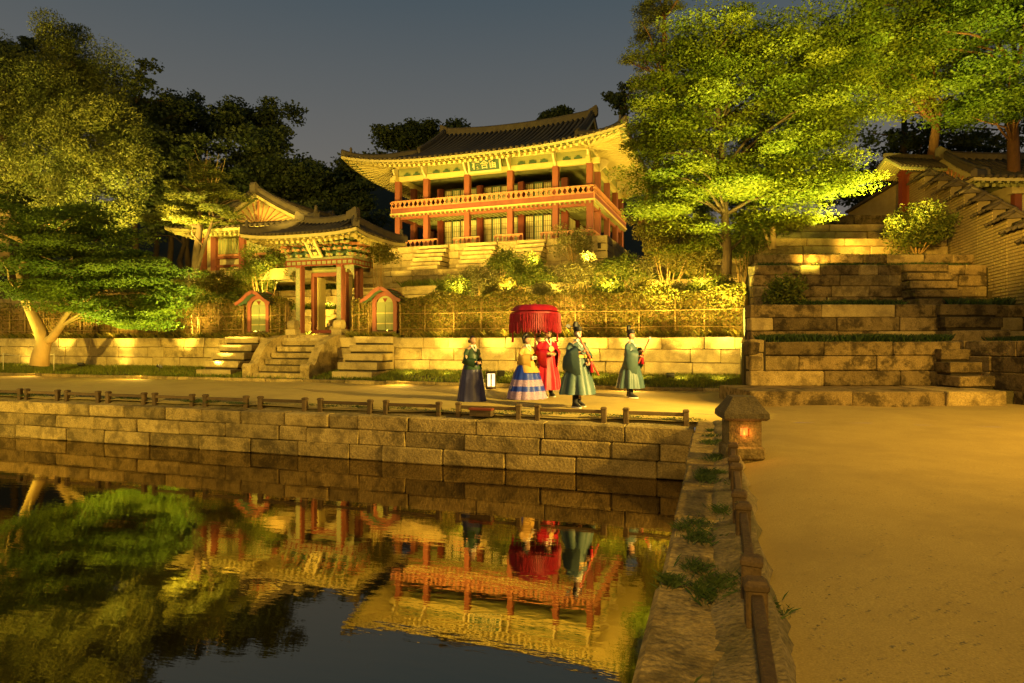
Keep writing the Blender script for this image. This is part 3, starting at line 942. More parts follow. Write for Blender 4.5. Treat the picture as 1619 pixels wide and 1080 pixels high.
# inner walls: dark-red posts with paper doors, both storeys
for st, (z0, z1) in enumerate(((-0.32, 1.55), (1.68, 3.30))):
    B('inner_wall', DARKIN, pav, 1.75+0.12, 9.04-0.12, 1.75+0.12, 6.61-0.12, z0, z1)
    ixs = [1.75, 4.18, 6.61, 9.04]
    for x in ixs:
        B('inner_post', RED_D, pav, x-0.17, x+0.17, 1.60, 1.90, z0, z1)
    for y in (4.18, 6.61):
        B('inner_post', RED_D, pav, 9.04-0.17, 9.04+0.17, y-0.17, y+0.17, z0, z1)
    for k in range(3):
        xa, xb = ixs[k]+0.20, ixs[k+1]-0.20
        nd = 4
        for q in range(nd):
            d0 = xa + (xb-xa)*q/nd; d1 = xa + (xb-xa)*(q+1)/nd
            d = B('door_panel', PAPER, pav, d0+0.05, d1-0.05, 1.74, 1.78, z0+0.30, z1-0.14)
            lat = MB()
            lat.box(d0+0.005, d0+0.05, 1.70, 1.80, z0, z1-0.1); lat.box(d1-0.05, d1-0.005, 1.70, 1.80, z0, z1-0.1)
            lat.box(d0+0.05, d1-0.05, 1.70, 1.80, z0, z0+0.30); lat.box(d0+0.05, d1-0.05, 1.70, 1.80, z1-0.14, z1-0.1)
            for i in range(1, 4): lat.box(d0+(d1-d0)*i/4-0.008, d0+(d1-d0)*i/4+0.008, 1.72, 1.745, z0+0.30, z1-0.14)
            for i in range(1, 5): lat.box(d0+0.05, d1-0.05, 1.722, 1.743, z0+0.3+(z1-z0-0.44)*i/5-0.008, z0+0.3+(z1-z0-0.44)*i/5+0.008)
            lat.build('lattice', TEAL if q % 2 else WOOD, d)
    for k in range(2):
        ya, yb_ = (1.95, 4.0) if k == 0 else (4.36, 6.43)
        for q in range(3):
            d0 = ya + (yb_-ya)*q/3; d1 = ya + (yb_-ya)*(q+1)/3
            B('door_panel', PAPER, pav, 9.00, 9.05, d0+0.05, d1-0.05, z0+0.3, z1-0.15)
# balcony floor, joists and apron
B('balcony_floor', OCHRE, pav, -0.34, 11.13, -0.34, 8.70, 1.58, 1.66)
j = MB()
for i in range(46):
    x = -0.3 + 11.4*i/45; j.box(x-0.04, x+0.04, -0.3, 1.7, 1.48, 1.58)
for i in range(34):
    y = 1.7 + 6.9*i/33; j.box(9.1, 11.08, y-0.04, y+0.04, 1.48, 1.58); j.box(-0.3, 1.7, y-0.04, y+0.04, 1.48, 1.58)
tag(j.build('joists', GREEN, pav), kind='stuff')
for (x0, x1, y0, y1) in ((-0.16, 10.95, -0.06, 0.06), (10.73, 10.85, 0.06, 8.3), (-0.06, 0.06, 0.06, 8.3)):
    B('floor_beam', RED, pav, x0, x1, y0, y1, 1.36, 1.58)

def railing(name, p0, p1, z0, h, apron, parent, n_open, mt=PINK, mr=RED):
    """apron boards below a band of lotus openings under a hand rail"""
    p0 = Vector(p0); p1 = Vector(p1)
    d = (p1-p0); L_ = d.length; d.normalize()
    sub = parent
    up = Vector((0,0,1))
    def P(s, z): return p0 + d*s + up*z
    if apron > 0:
        ap = MB().bar(P(0, z0+apron/2), P(L_, z0+apron/2), 0.05, apron).build('apron_board', mr, sub)
        bt = MB()
        for i in range(n_open+1):
            s = L_*i/n_open
            bt.bar(P(s, z0), P(s, z0+apron+0.02), 0.035, 0.09, d)
        tag(bt.build('apron_battens', mt, ap), kind='stuff')
    MB().bar(P(0, z0+apron+0.02), P(L_, z0+apron+0.02), 0.09, 0.05).build('lower_rail', mt, sub)
    MB().bar(P(0, z0+h-0.03), P(L_, z0+h-0.03), 0.10, 0.06).build('hand_rail', mt, sub)
    pk = MB()
    w = L_/n_open
    hb = h - apron - 0.10
    zb = z0 + apron + 0.045
    for i in range(n_open):
        s = w*i
        # scalloped cut-out: stem posts that widen to the rail
        pk.bar(P(s, zb), P(s, zb+hb), 0.05, 0.05, d)
        for sg in (-1, 1):
            a_ = P(s, zb+hb*0.5); b_ = P(s+sg*w*0.30, zb+hb)
            pk.bar(a_, b_, 0.04, 0.055, d)
            a_ = P(s, zb+hb*0.35); b_ = P(s+sg*w*0.28, zb)
            pk.bar(a_, b_, 0.04, 0.05, d)
    pk.bar(P(L_, zb), P(L_, zb+hb), 0.05, 0.05, d)
    return tag(pk.build('lotus_balusters', mt, sub), kind='stuff')

O_ = 0.27
railing('balcony', (-O_, -O_, 0), (10.79+O_, -O_, 0), 1.53, 0.80, 0.40, pav, 42)
railing('balcony', (10.79+O_, -O_, 0), (10.79+O_, 8.36+O_, 0), 1.53, 0.80, 0.40, pav, 32)
railing('balcony', (-O_, -O_, 0), (-O_, 8.36+O_, 0), 1.53, 0.80, 0.40, pav, 32)
# low rails on the ground floor
for (xa, xb, n_) in ((-0.2, 2.5, 10), (3.5, 4.95, 6), (5.85, 7.35, 6), (8.35, 10.95, 10)):
    railing('low_rail', (xa, -0.22, 0), (xb, -0.22, 0), -0.28, 0.44, 0.0, pav, n_)
railing('low_rail', (10.95, -0.22, 0), (10.95, 8.4, 0), -0.28, 0.44, 0.0, pav, 32)
# lintel, frieze and purlin
for (x0, x1, y0, y1) in ((-0.5, 11.29, -0.10, 0.10), (10.69, 10.89, -0.5, 8.86), (-0.10, 0.10, -0.5, 8.86), (-0.5, 11.29, 8.26, 8.46)):
    k = 0.004 if x1-x0 > 5 else 0
    B('lintel', OCHRE, pav, x0, x1, y0, y1, CH-0.02+k, CH+0.24+k)
for (x0, x1, y0, y1) in ((0.06, 10.73, -0.05, 0.05), (10.74, 10.84, 0.06, 8.3), (-0.05, 0.05, 0.06, 8.3)):
    B('frieze', GREEN, pav, x0, x1, y0, y1, CH+0.24, CH+0.68)
for k in range(5):
    for q in range(3 if 0 < k < 4 else 2):
        nn = 3 if 0 < k < 4 else 2
        x = cxs[k] + (cxs[k+1]-cxs[k])*(q+1)/(nn+1)
        s_ = MB()
        s_.add([(x-0.2, -0.075, CH+0.26), (x+0.2, -0.075, CH+0.26), (x+0.22, -0.075, CH+0.33), (x+0.1, -0.075, CH+0.37), (x+0.07, -0.075, CH+0.45), (x-0.07, -0.075, CH+0.45), (x-0.1, -0.075, CH+0.37), (x-0.22, -0.075, CH+0.33)], [tuple(range(8))])
        s_.add([(x-0.2, -0.05, CH+0.26), (x+0.2, -0.05, CH+0.26), (x+0.2, -0.05, CH+0.44), (x-0.2, -0.05, CH+0.44)], [(0,1,2,3)])
        s_.build('lotus_bracket', TEAL, pav)
for (p0, p1) in (((-0.6,0,CH+0.80),(11.39,0,CH+0.80)), ((10.79,-0.6,CH+0.80),(10.79,8.96,CH+0.80)), ((0,-0.6,CH+0.80),(0,8.96,CH+0.80))):
    MB().tube([p0, p1], 0.13, 10).build('purlin', OCHRE, pav, smooth=True)
# wing brackets on every column head
wb_ = MB()
wb_.add([(-0.05,-0.12,0),(-0.05,-0.50,0.30),(-0.05,-0.62,0.52),(-0.05,-0.30,0.66),(-0.05,-0.10,0.66),(0.05,-0.12,0),(0.05,-0.50,0.30),(0.05,-0.62,0.52),(0.05,-0.30,0.66),(0.05,-0.10,0.66)],
        [(0,1,2,3,4),(9,8,7,6,5),(0,5,6,1),(1,6,7,2),(2,7,8,3),(3,8,9,4),(4,9,5,0)])
wbm = None
for (x, y) in [(x, 0) for x in cxs] + [(10.79, yy) for yy in cys[1:]] + [(0, yy) for yy in cys[1:]]:
    if wbm is None:
        o = wb_.build('wing_bracket', CREAM, pav); wbm = o.data
    else:
        o = link(bpy.data.objects.new('wing_bracket', wbm), pav)
    o.location = (x, y, CH+0.02)
    o.rotation_euler.z = 0 if y == 0 else (rad(90) if x > 5 else rad(-90))
# ceiling above the gallery
B('ceiling', GREEN, pav, 0.1, 10.69, 0.1, 8.26, CH+0.30, CH+0.36)
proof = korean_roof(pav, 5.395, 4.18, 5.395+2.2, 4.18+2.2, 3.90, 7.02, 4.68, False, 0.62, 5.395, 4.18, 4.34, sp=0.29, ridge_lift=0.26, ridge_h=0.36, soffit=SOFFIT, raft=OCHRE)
# hanging name board
sg = MB().box(-0.82, 0.82, -0.03, 0.03, -0.27, 0.27).build('name_board', TEAL, pav)
M_ = Matrix.Translation((5.395, -0.60, CH+0.28)) @ Matrix.Rotation(rad(18), 4, 'X')
sg.matrix_local = M_
fr = MB()
fr.box(-0.92, -0.82, -0.06, 0.05, -0.36, 0.36); fr.box(0.82, 0.92, -0.06, 0.05, -0.36, 0.36)
fr.box(-0.82, 0.82, -0.06, 0.05, 0.27, 0.36); fr.box(-0.82, 0.82, -0.06, 0.05, -0.36, -0.27)
fr.build('board_frame', CREAM, sg)
text_mesh('樓合宙', 0.46, CREAM, sg, Matrix.Translation((0, -0.04, 0)) @ Matrix.Rotation(rad(90), 4, 'X'))
# ---------------- stone platform under the pavilion, with three flights
plat = stone_wall('stone_platform', 'four-course granite platform under the pavilion', (PO + Matrix.Rotation(PA,3,'Z') @ Vector((-1.1,-1.15,0)))[:2], PA, 13.0, 5.05, [0.37,0.38,0.37,0.37], 1.2, 1.0, 2.2, [STONE_L], 0.01)
MB().box(0.5, 12.95, 1.0, 10.6, 0.0, 1.48).build('platform_paving', STONE_L, plat)
pr = PO + Matrix.Rotation(PA,3,'Z') @ Vector((11.92,-1.15,0))
stone_wall('stone_platform', 'right flank of the granite platform under the pavilion', pr[:2], PA+rad(90), 10.5, 5.05, [0.37,0.38,0.37,0.37], 0.5, 1.0, 2.2, [STONE_L], 0.01)
Rp = Matrix.Rotation(PA, 3, 'Z')
for x0, x1, lb in ((1.95, 3.65, 'left flight of pale steps up to the pavilion'), (4.65, 6.35, 'middle flight of pale steps up to the pavilion'), (7.4, 8.9, 'right flight of pale steps up to the pavilion')):
    o_ = PO + Rp @ Vector((0, -1.15, 0))
    stair('stone_stairs', lb, x0, x1, 0.05, -1.35, 5.05, 6.50, 6, STONE_L, PA, o_)

# ---------------- the gate
GY = 23.7
GZ = 1.86
gate = thing('gate', 'ornate one-bay gate with painted brackets and a hipped tiled roof', 'gate', (GX, GY, GZ))
for sx in (-1, 1):
    for y in (-0.7, 0.7):
        B('gate_post', RED, gate, sx*1.0-0.14, sx*1.0+0.14, y-0.14, y+0.14, 0, 2.85, 0.015)
    B('post_panel', GATEP, gate, sx*1.0-0.10, sx*1.0+0.10, -0.87, -0.845, 0.25, 2.75)
    st_ = MB().box(-0.24, 0.24, -0.30, 0.42, -0.16, 0.16).build('post_stone', STONE_L, gate, bevel=0.03)
    st_.location = (sx*1.12, -0.95, 0.0)
    dr = MB().tube([(-0.18, 0, 0), (0.18, 0, 0)], 0.21, 14).build('drum_stone', STONE_L, gate, smooth=False)
    dr.location = (sx*1.12, -1.0, 0.33)
    MB().add([(sx*1.14,-0.70,2.85),(sx*1.62,-0.70,2.85),(sx*1.62,-0.70,2.2),(sx*1.56,-0.70,2.45),(sx*1.42,-0.70,2.64),(sx*1.14,-0.70,2.72)], [(0,1,2,3,4,5)]).build('corner_bracket', GATEP, gate)
    B('side_board', GATEP, gate, sx*1.60-0.03, sx*1.60+0.03, -0.70, 0.70, 2.86, 3.22)
for z0, z1, m_, y0 in ((2.46, 2.62, RED, -0.12), (0.0, 0.14, RED_D, -0.14)):
    B('door_rail', m_, gate, -0.86, 0.86, y0-0.0, 0.12, z0, z1)
for sx in (-1, 1):
    B('door_jamb', RED, gate, sx*0.80-0.07, sx*0.80+0.07, -0.12, 0.12, 0.14, 2.46)
B('transom_panel', GREEN, gate, -0.86, 0.86, -0.05, 0.05, 2.62, 2.85)
dl = MB().box(-0.03, 0.03, 0.0, 0.44, 0.15, 2.45).build('door_leaf', OCHRE, gate); dl.location = (-0.70, 0.12, 0); dl.rotation_euler.z = rad(-10)
dl2 = MB().box(-0.03, 0.03, 0.0, 0.44, 0.15, 2.45).build('door_leaf', OCHRE, gate); dl2.location = (0.70, 0.12, 0); dl2.rotation_euler.z = rad(-4)
# beam ring with panels
for (x0, x1, y0, y1, nm) in ((-1.64, 1.64, -0.80, -0.62, 'beam'), (-1.64, 1.64, 0.62, 0.80, 'beam'), (-1.62, -1.46, -0.62, 0.62, 'beam'), (1.46, 1.62, -0.62, 0.62, 'beam')):
    B(nm, GATEP, gate, x0, x1, y0, y1, 2.85, 3.20)
fb = MB()
for i in range(14):
    x = -1.62 + 3.24*i/13; fb.box(x-0.02, x+0.02, -0.825, -0.80, 2.86, 3.06)
for i in range(6):
    y = -0.6 + 1.2*i/5; fb.box(1.62, 1.645, y-0.02, y+0.02, 2.86, 3.06)
for z in (2.86, 3.06):
    fb.box(-1.66, 1.66, -0.828, -0.80, z-0.025, z+0.025); fb.box(1.62, 1.648, -0.8, 0.8, z-0.025, z+0.025)
tag(fb.build('beam_trim', RED_D, gate), kind='stuff')
B('bracket_core', TEAL, gate, -1.50, 1.50, -0.66, 0.66, 3.20, 4.16)
# bracket clusters
bk = MB()
bk2 = MB()
def cluster(x, y, dx, dy):
    for lv in range(4):
        z = 3.28 + 0.22*lv; o = 0.18 + 0.20*lv
        n = Vector((dx, dy, 0)); s = Vector((-dy, dx, 0))
        c = Vector((x, y, z))
        (bk if lv % 2 else bk2).bar(c, c + n*o, 0.09, 0.12)
        (bk2 if lv % 2 else bk).bar(c + n*(o-0.05) - s*(0.16+0.02*lv), c + n*(o-0.05) + s*(0.16+0.02*lv), 0.07, 0.08)
        bk.add([tuple(c + n*(o+0.22) + Vector((0,0,0.10))), tuple(c + n*o + s*0.05 + Vector((0,0,-0.05))), tuple(c + n*o - s*0.05 + Vector((0,0,-0.05)))], [(0,1,2)])
for i in range(7): cluster(-1.5 + 3.0*i/6, -0.66, 0, -1)
for i in range(4):
    cluster(1.5, -0.66 + 1.32*i/3, 1, 0); cluster(-1.5, -0.66 + 1.32*i/3, -1, 0)
tag(bk.build('bracket_arms', GREEN, gate), kind='stuff')
tag(bk2.build('bracket_blocks', PINK, gate), kind='stuff')
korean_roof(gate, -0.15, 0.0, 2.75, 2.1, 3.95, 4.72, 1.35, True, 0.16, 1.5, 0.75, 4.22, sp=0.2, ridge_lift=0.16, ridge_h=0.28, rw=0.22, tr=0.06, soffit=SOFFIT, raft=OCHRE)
gs = MB().box(-0.20, 0.20, -0.03, 0.03, -0.52, 0.52).build('name_board', OCHRE, gate)
gs.matrix_local = Matrix.Translation((0.0, -1.30, 3.62)) @ Matrix.Rotation(rad(42), 4, 'X')
fr = MB()
fr.box(-0.27, -0.20, -0.05, 0.04, -0.58, 0.58); fr.box(0.20, 0.27, -0.05, 0.04, -0.58, 0.58); fr.box(-0.20, 0.20, -0.05, 0.04, 0.52, 0.58); fr.box(-0.20, 0.20, -0.05, 0.04, -0.58, -0.52)
fr.build('board_frame', CREAM, gs)
for k, ch in enumerate('魚水門'):
    text_mesh(ch, 0.33, METAL, gs, Matrix.Translation((0, -0.04, 0.34-0.34*k)) @ Matrix.Rotation(rad(90), 4, 'X'))

# ---------------- arched side doors
LEAFG = mat('faded_green_boards', (0.20,0.235,0.13), (0.27,0.29,0.16), 7, 0.7, 0.2, stretch=(6,1,0.6))
def side_door(x, label):
    t = thing('side_gate', label, 'side gate', (x, 23.0, 1.74))
    for sx in (-1, 1):
        B('door_post', RED, t, sx*0.53-0.09, sx*0.53+0.09, -0.12, 0.12, 0, 1.62, 0.01)
        dp = B('door_leaf', LEAFG, t, min(0.01*sx, 0.44*sx), max(0.01*sx, 0.44*sx), -0.03, 0.03, 0.24, 1.45)
        for z in (0.5, 0.95):
            B('door_batten', OCHRE, dp, min(0.02*sx, 0.43*sx), max(0.02*sx, 0.43*sx), -0.05, -0.032, z, z+0.05)
    B('threshold', WOOD, t, -0.62, 0.62, -0.14, 0.14, 0.02, 0.20)
    # arched head
    K = 12
    ar = MB()
    rings = []
    for y in (-0.10, 0.10):
        outer = [(0.62*math.cos(math.pi*k/K), y, 1.40+0.50*math.sin(math.pi*k/K)) for k in range(K+1)]
        inner = [(0.42*math.cos(math.pi*k/K), y, 1.36+0.36*math.sin(math.pi*k/K)) for k in range(K+1)]
        rings.append((outer, inner))
    (o0, i0), (o1, i1) = rings
    ar.loft([i0, o0, o1, i1], False, False)
    ar.build('arch', RED, t)
    fill = MB().add([(0.42*math.cos(math.pi*k/K), -0.02, 1.36+0.36*math.sin(math.pi*k/K)) for k in range(K+1)], [tuple(range(K+1))]).build('tympanum', GREEN, t)
    MB().add([(-0.12,-0.05,1.62),(0.12,-0.05,1.62),(0.05,-0.05,1.5),(0,-0.05,1.44),(-0.05,-0.05,1.5)], [(0,1,2,3,4)]).build('carving', RED_D, t)
    # curved boarded roof
    rf = MB()
    prof = [(-1.0,1.42),(-0.8,1.50),(-0.55,1.66),(-0.3,1.86),(0,1.98),(0.3,1.86),(0.55,1.66),(0.8,1.50),(1.0,1.42)]
    lower = []
    rf.loft([[(px_, -0.48, pz) for px_, pz in prof], [(px_, 0.48, pz) for px_, pz in prof]], False, False)
    rf.loft([[(px_, -0.48, pz+0.09) for px_, pz in prof], [(px_, 0.48, pz+0.09) for px_, pz in prof]], False, False)
    roof_ = rf.build('roof', TEAL, t)
    for y in (-0.50, 0.50):
        for (a_, b_) in zip(prof[:-1], prof[1:]):
            MB().bar((a_[0], y, a_[1]+0.05), (b_[0], y, b_[1]+0.05), 0.05, 0.15).build('verge_board', RED, roof_)
    bt = MB()
    for i in range(1, 6):
        for sx in (-1, 1):
            x_ = sx*(0.15+0.16*i); z_ = np.interp(abs(x_), [0,0.3,0.55,0.8,1.0], [1.98,1.86,1.66,1.5,1.42])
            bt.bar((x_, -0.5, z_+0.11), (x_, 0.5, z_+0.11), 0.035, 0.035)
    tag(bt.build('roof_battens', WOOD, roof_), kind='stuff')
    t.scale = (0.90, 0.95, 0.94)
    return t
side_door(GX+3.1, 'small arched red door with green leaves to the right of the gate')
side_door(GX-3.1, 'small arched red door with green leaves to the left of the gate')

# white picket barrier standing behind the gate
pf = thing('picket_barrier', 'low white picket barrier seen through the open gate', 'barrier', (GX+0.15, 24.75, 1.6))
for i in range(15):
    B('picket', WHITE, pf, -1.0+i*0.14-0.02, -1.0+i*0.14+0.02, -0.012, 0.012, 0.05, 0.72)
for z in (0.16, 0.58): B('rail', WHITE, pf, -1.05, 1.05, 0.014, 0.05, z, z+0.05)

# ---------------- hall with the lit gable, left of the gate
SH_A = rad(2)
SHP = PX(403, 30.6, 0)
sh = thing('gabled_hall', 'low red-posted hall with a lit decorated gable behind the conifer', 'hall', (SHP.x, SHP.y, 5.2), rad(-90) + SH_A)
# local frame: x points to the camera (south), y to the east
for y in (-3.05, -2.3, -0.65, 1.2, 3.05):
    B('post', RED, sh, -0.15, 0.15, y-0.15, y+0.15, -0.3, 1.46)
for x in (-3.0, -6.0):
    for y in (-3.05, 3.05): B('post', RED, sh, x-0.15, x+0.15, y-0.15, y+0.15, -0.3, 1.46)
B('stone_base', STONE_L, sh, -7.0, 0.6, -3.6, 3.6, -0.8, -0.28)
B('wall', CREAM, sh, -6.2, -0.14, -2.95, 2.95, -0.28, 1.42)
for (ya, yb2) in ((-2.14, -0.81), (-0.49, 1.04), (1.36, 2.89)):
    B('window', GREEN, sh, -0.13, -0.06, ya, yb2, 0.62, 1.36)
    wl = MB()
    for i in range(9): wl.box(-0.05, -0.03, ya+(yb2-ya)*i/8-0.012, ya+(yb2-ya)*i/8+0.012, 0.62, 1.36)
    tag(wl.build('window_bars', OCHRE, sh), kind='stuff')
    B('sill_rail', RED, sh, -0.12, 0.06, ya, yb2, 0.36, 0.46)
    B('sill_panel', PINK, sh, -0.10, 0.02, ya, yb2, 0.48, 0.58)
    B('foot_rail', RED, sh, -0.12, 0.06, ya, yb2, -0.05, 0.06)
B('lintel', OCHRE, sh, -6.3, 0.16, -3.2, 3.2, 1.44, 1.58)
korean_roof(sh, -3.3, 0.0, 4.5, 4.2, 1.62, 3.35, 3.3, False, 0.22, 3.4, 3.05, 1.62, sp=0.3, ridge_lift=0.15, ridge_h=0.26, rw=0.24, soffit=SOFFIT, raft=OCHRE)

# ---------------- right: brick garden wall climbing the slope, red gate, corner roof
KF = [16.4, 17.8, 19.6, 21.8, 24.2, 26.8, 29.6]
KP = [1700, 1658, 1604, 1556, 1512, 1470, 1430]
KB = [478, 468, 455, 440, 415, 392, 372]
KT = [408, 386, 358, 330, 306, 288, 276]
NS = 12
tt = np.linspace(0, 6, NS+1)
wf = np.interp(tt, range(7), KF); wp = np.interp(tt, range(7), KP); wbt = np.interp(tt, range(7), KB); wtp = np.interp(tt, range(7), KT)
bwl = thing('brick_wall', 'yellowish brick garden wall with stepped tiled caps climbing the slope on the right', 'brick wall', PXY(KP[0], KB[0], KF[0]))
for i in range(NS):
    p = PXY(wp[i], wbt[i], wf[i]); q = PXY(wp[i+1], wbt[i+1], wf[i+1])
    ztop = CAMZ + (540-(wtp[i]+wtp[i+1])/2)/1000*((wf[i]+wf[i+1])/2)
    zbot = min(p.z, q.z) - 0.9
    d = Vector((q.x-p.x, q.y-p.y, 0)); L_ = d.length; d.normalize()
    nrm = Vector((-d.y, d.x, 0))     # towards the yard
    MB().bar(Vector((p.x,p.y,(ztop+zbot)/2)) + d*0.004, Vector((q.x,q.y,(ztop+zbot)/2)), 0.36, ztop-zbot).build('wall_section', BRICK_J, bwl, world=True)
    h = 0.105
    k = 0
    z = math.floor((min(p.z, q.z) - 0.25)/h)*h
    br = MB()
    while z < ztop - 0.1:
        x = -0.19*(k % 2)
        while x < L_ - 0.02:
            xa = max(0.0, x) + 0.012; xb = min(L_, x + 0.38) - 0.012
            if xb - xa > 0.05:
                zz = z + h/2
                br.bar(Vector((p.x,p.y,zz)) + d*xa + nrm*0.17, Vector((p.x,p.y,zz)) + d*xb + nrm*0.17, 0.06 + random.uniform(-.006,.006), h-0.035)
            x += 0.38
        z += h; k += 1
    tag(br.build('bricks', BRICK, bwl, world=True), kind='stuff')
    cap = MB()
    c0 = Vector((p.x,p.y,ztop)) - d*0.10; c1 = Vector((q.x,q.y,ztop)) + d*0.02
    for sgn in (-1, 1):
        cap.add([c0 + Vector((0,0,0.20)), c1 + Vector((0,0,0.20)), c1 + nrm*sgn*0.36, c0 + nrm*sgn*0.36], [(0,1,2,3)])
    cap.add([c0 - nrm*0.36, c0 + nrm*0.36, c0 + Vector((0,0,0.2))], [(0,1,2)])
    cp = cap.build('tile_cap', TILE, bwl, world=True)
    m_ = max(3, int(L_/0.24))
    for i2 in range(m_+1):
        c = c0 + (c1-c0)*i2/m_
        for sgn in (-1, 1):
            MB().tube([c + nrm*sgn*0.40 + Vector((0,0,0.01)), c + nrm*sgn*0.2 + Vector((0,0,0.11)), c + nrm*sgn*0.03 + Vector((0,0,0.22))], 0.055, 6).build('cap_tile', TILE, cp, world=True, smooth=True)
    MB().tube([c0 + Vector((0,0,0.26)), c1 + Vector((0,0,0.26))], 0.085, 8).build('ridge_tile', TILE, bwl, world=True, smooth=True)
# lower far part of the wall sloping away left of the red gate
q0 = PXY(1434, 372, 29.6); q1 = PXY(1345, 372, 33.0)
far = thing('plain_wall', 'plain yellow-lit wall sloping down to the left of the little red gate', 'wall', (q0.x, q0.y, 5))
b_ = MB()
tz0 = CAMZ + (540-285)/1000*29.6; tz1 = CAMZ + (540-338)/1000*33
dd = Vector((q1.x-q0.x, q1.y-q0.y, 0)).normalized(); nn_ = Vector((-dd.y, dd.x, 0))*0.18
b_.add([Vector((q0.x,q0.y,5))-nn_, Vector((q1.x,q1.y,5))-nn_, Vector((q1.x,q1.y,tz1))-nn_, Vector((q0.x,q0.y,tz0))-nn_, Vector((q0.x,q0.y,5))+nn_, Vector((q1.x,q1.y,5))+nn_, Vector((q1.x,q1.y,tz1))+nn_, Vector((q0.x,q0.y,tz0))+nn_],
       [(0,1,2,3),(7,6,5,4),(0,3,7,4),(1,5,6,2),(3,2,6,7),(0,4,5,1)])
b_.build('wall_section', BRICK, far, world=True)
MB().bar(Vector((q0.x,q0.y,tz0+0.06)), Vector((q1.x,q1.y,tz1+0.06)), 0.7, 0.12).build('tile_cap', TILE, far, world=True)

RGS = 0.72
rg = thing('red_gate', 'little red-posted gate with a small green-eaved roof on the slope', 'gate', PXY(1436, 330, 28.6), TH+rad(8))
for sx in (-0.40, 0.25):
    B('gate_post', RED_D, rg, sx-0.16, sx+0.16, -0.16, 0.16, -1.2, 2.35)
B('gate_board', RED, rg, -0.24, 0.09, -0.05, 0.05, -1.2, 2.3)
B('lintel', RED_D, rg, -0.7, 0.7, -0.12, 0.12, 2.0, 2.2)
for (nm, y0, y1, z0, z1) in (('roof_slope', -1.3, 0.0, 2.1, 3.0), ('roof_slope', 1.3, 0.0, 2.1, 3.0)):
    r = MB().add([(-1.6,y0,z0),(1.6,y0,z0),(1.6,y1,z1),(-1.6,y1,z1),(-1.6,y0,z0+0.14),(1.6,y0,z0+0.14),(1.6,y1,z1+0.14),(-1.6,y1,z1+0.14)], [(0,1,2,3),(7,6,5,4),(0,4,5,1),(1,5,6,2),(3,7,4,0)])
    ro = r.build(nm, GREEN, rg)
    rb = MB()
    for i in range(17):
        x = -1.5+3.0*i/16; rb.bar((x, y0*0.98, z0-0.03), (x, y1, z1-0.03), 0.07, 0.06)
    tag(rb.build('rafters', OCHRE, ro), kind='stuff')
    for i in range(13):
        x = -1.55+3.1*i/12
        MB().tube([(x, y0*1.04, z0+0.17), (x, y1, z1+0.19)], 0.075, 6).build('tile_row', TILE, ro, smooth=True)
MB().bar((-1.65,0,3.25), (1.65,0,3.25), 0.25, 0.3).build('ridge', PLASTER, rg)
rg.scale = (RGS, RGS, RGS)

ch = thing('corner_hall', 'corner of a hall with green painted eaves at the right border', 'hall', PXY(1540, 284, 24.5), TH+rad(-6))
B('wall', CREAM, ch, 2.3, 9, 1.3, 7, -3.5, 0.1)
for x in (2.3, 4.6): B('post', RED, ch, x-0.13, x+0.13, 1.1, 1.36, -3.5, 0.0)
B('bracket_beam', CREAM, ch, 2.0, 9, 1.0, 1.32, -0.35, 0.0)
korean_roof(ch, 5.2, 3.9, 5.2, 3.9, 0.0, 1.7, 4.3, False, 0.10, 3.9, 2.9, 0.15, sp=0.28, ridge_lift=0.2, ridge_h=0.3, soffit=GREEN, raft=GREEN, fig=False)

# ================================================================== VEGETATION
def unit(v):
    return v / np.maximum(np.linalg.norm(v, axis=1, keepdims=True), 1e-9)

def leaf_quads(c, size, aspect=0.5, up=0.6, axis=None, axis_w=0.0, droop=0.0):
    """one rhombic leaf per centre"""
    n = len(c)
    d = RNG.normal(size=(n, 3)); d[:, 2] *= (1-up)
    d[:, 2] -= droop
    if axis is not None: d = unit(d) + axis*axis_w
    d = unit(d)
    nm = RNG.normal(size=(n, 3))*(1-up) + np.array([0, 0, 1.0])*up
    s = unit(np.cross(d, nm))
    nn = np.cross(s, d)
    L_ = (size*(0.6+0.8*RNG.random(n)))[:, None] if np.ndim(size) == 0 else size[:, None]
    w = L_*aspect
    fold = L_*0.12
    v = np.stack([c - d*L_*0.5, c + s*w*0.5 + nn*fold, c + d*L_*0.5, c - s*w*0.5 + nn*fold], axis=1)
    return v.reshape(-1, 3)

def quads_faces(n):
    return np.arange(n*4, dtype=np.int32).reshape(-1, 4)

def clump_cloud(centers, radii, per, flat=1.0, shell=0.5):
    k = len(centers)
    p = RNG.normal(size=(k, per, 3))
    p = p/np.linalg.norm(p, axis=2, keepdims=True)
    r = RNG.random((k, per, 1))**shell
    p = p*r*radii[:, None, None]
    p[:, :, 2] *= flat
    return (centers[:, None, :] + p).reshape(-1, 3)

def in_ellipsoid(c, r, n, shell=0.45, zmin=-1.0):
    out = []
    c = np.array(c); r = np.array(r)
    while len(out) < n:
        p = RNG.normal(size=3); p /= np.linalg.norm(p)
        p *= RNG.random()**shell
        if p[2] < zmin: continue
        out.append(c + p*r)
    return np.array(out)

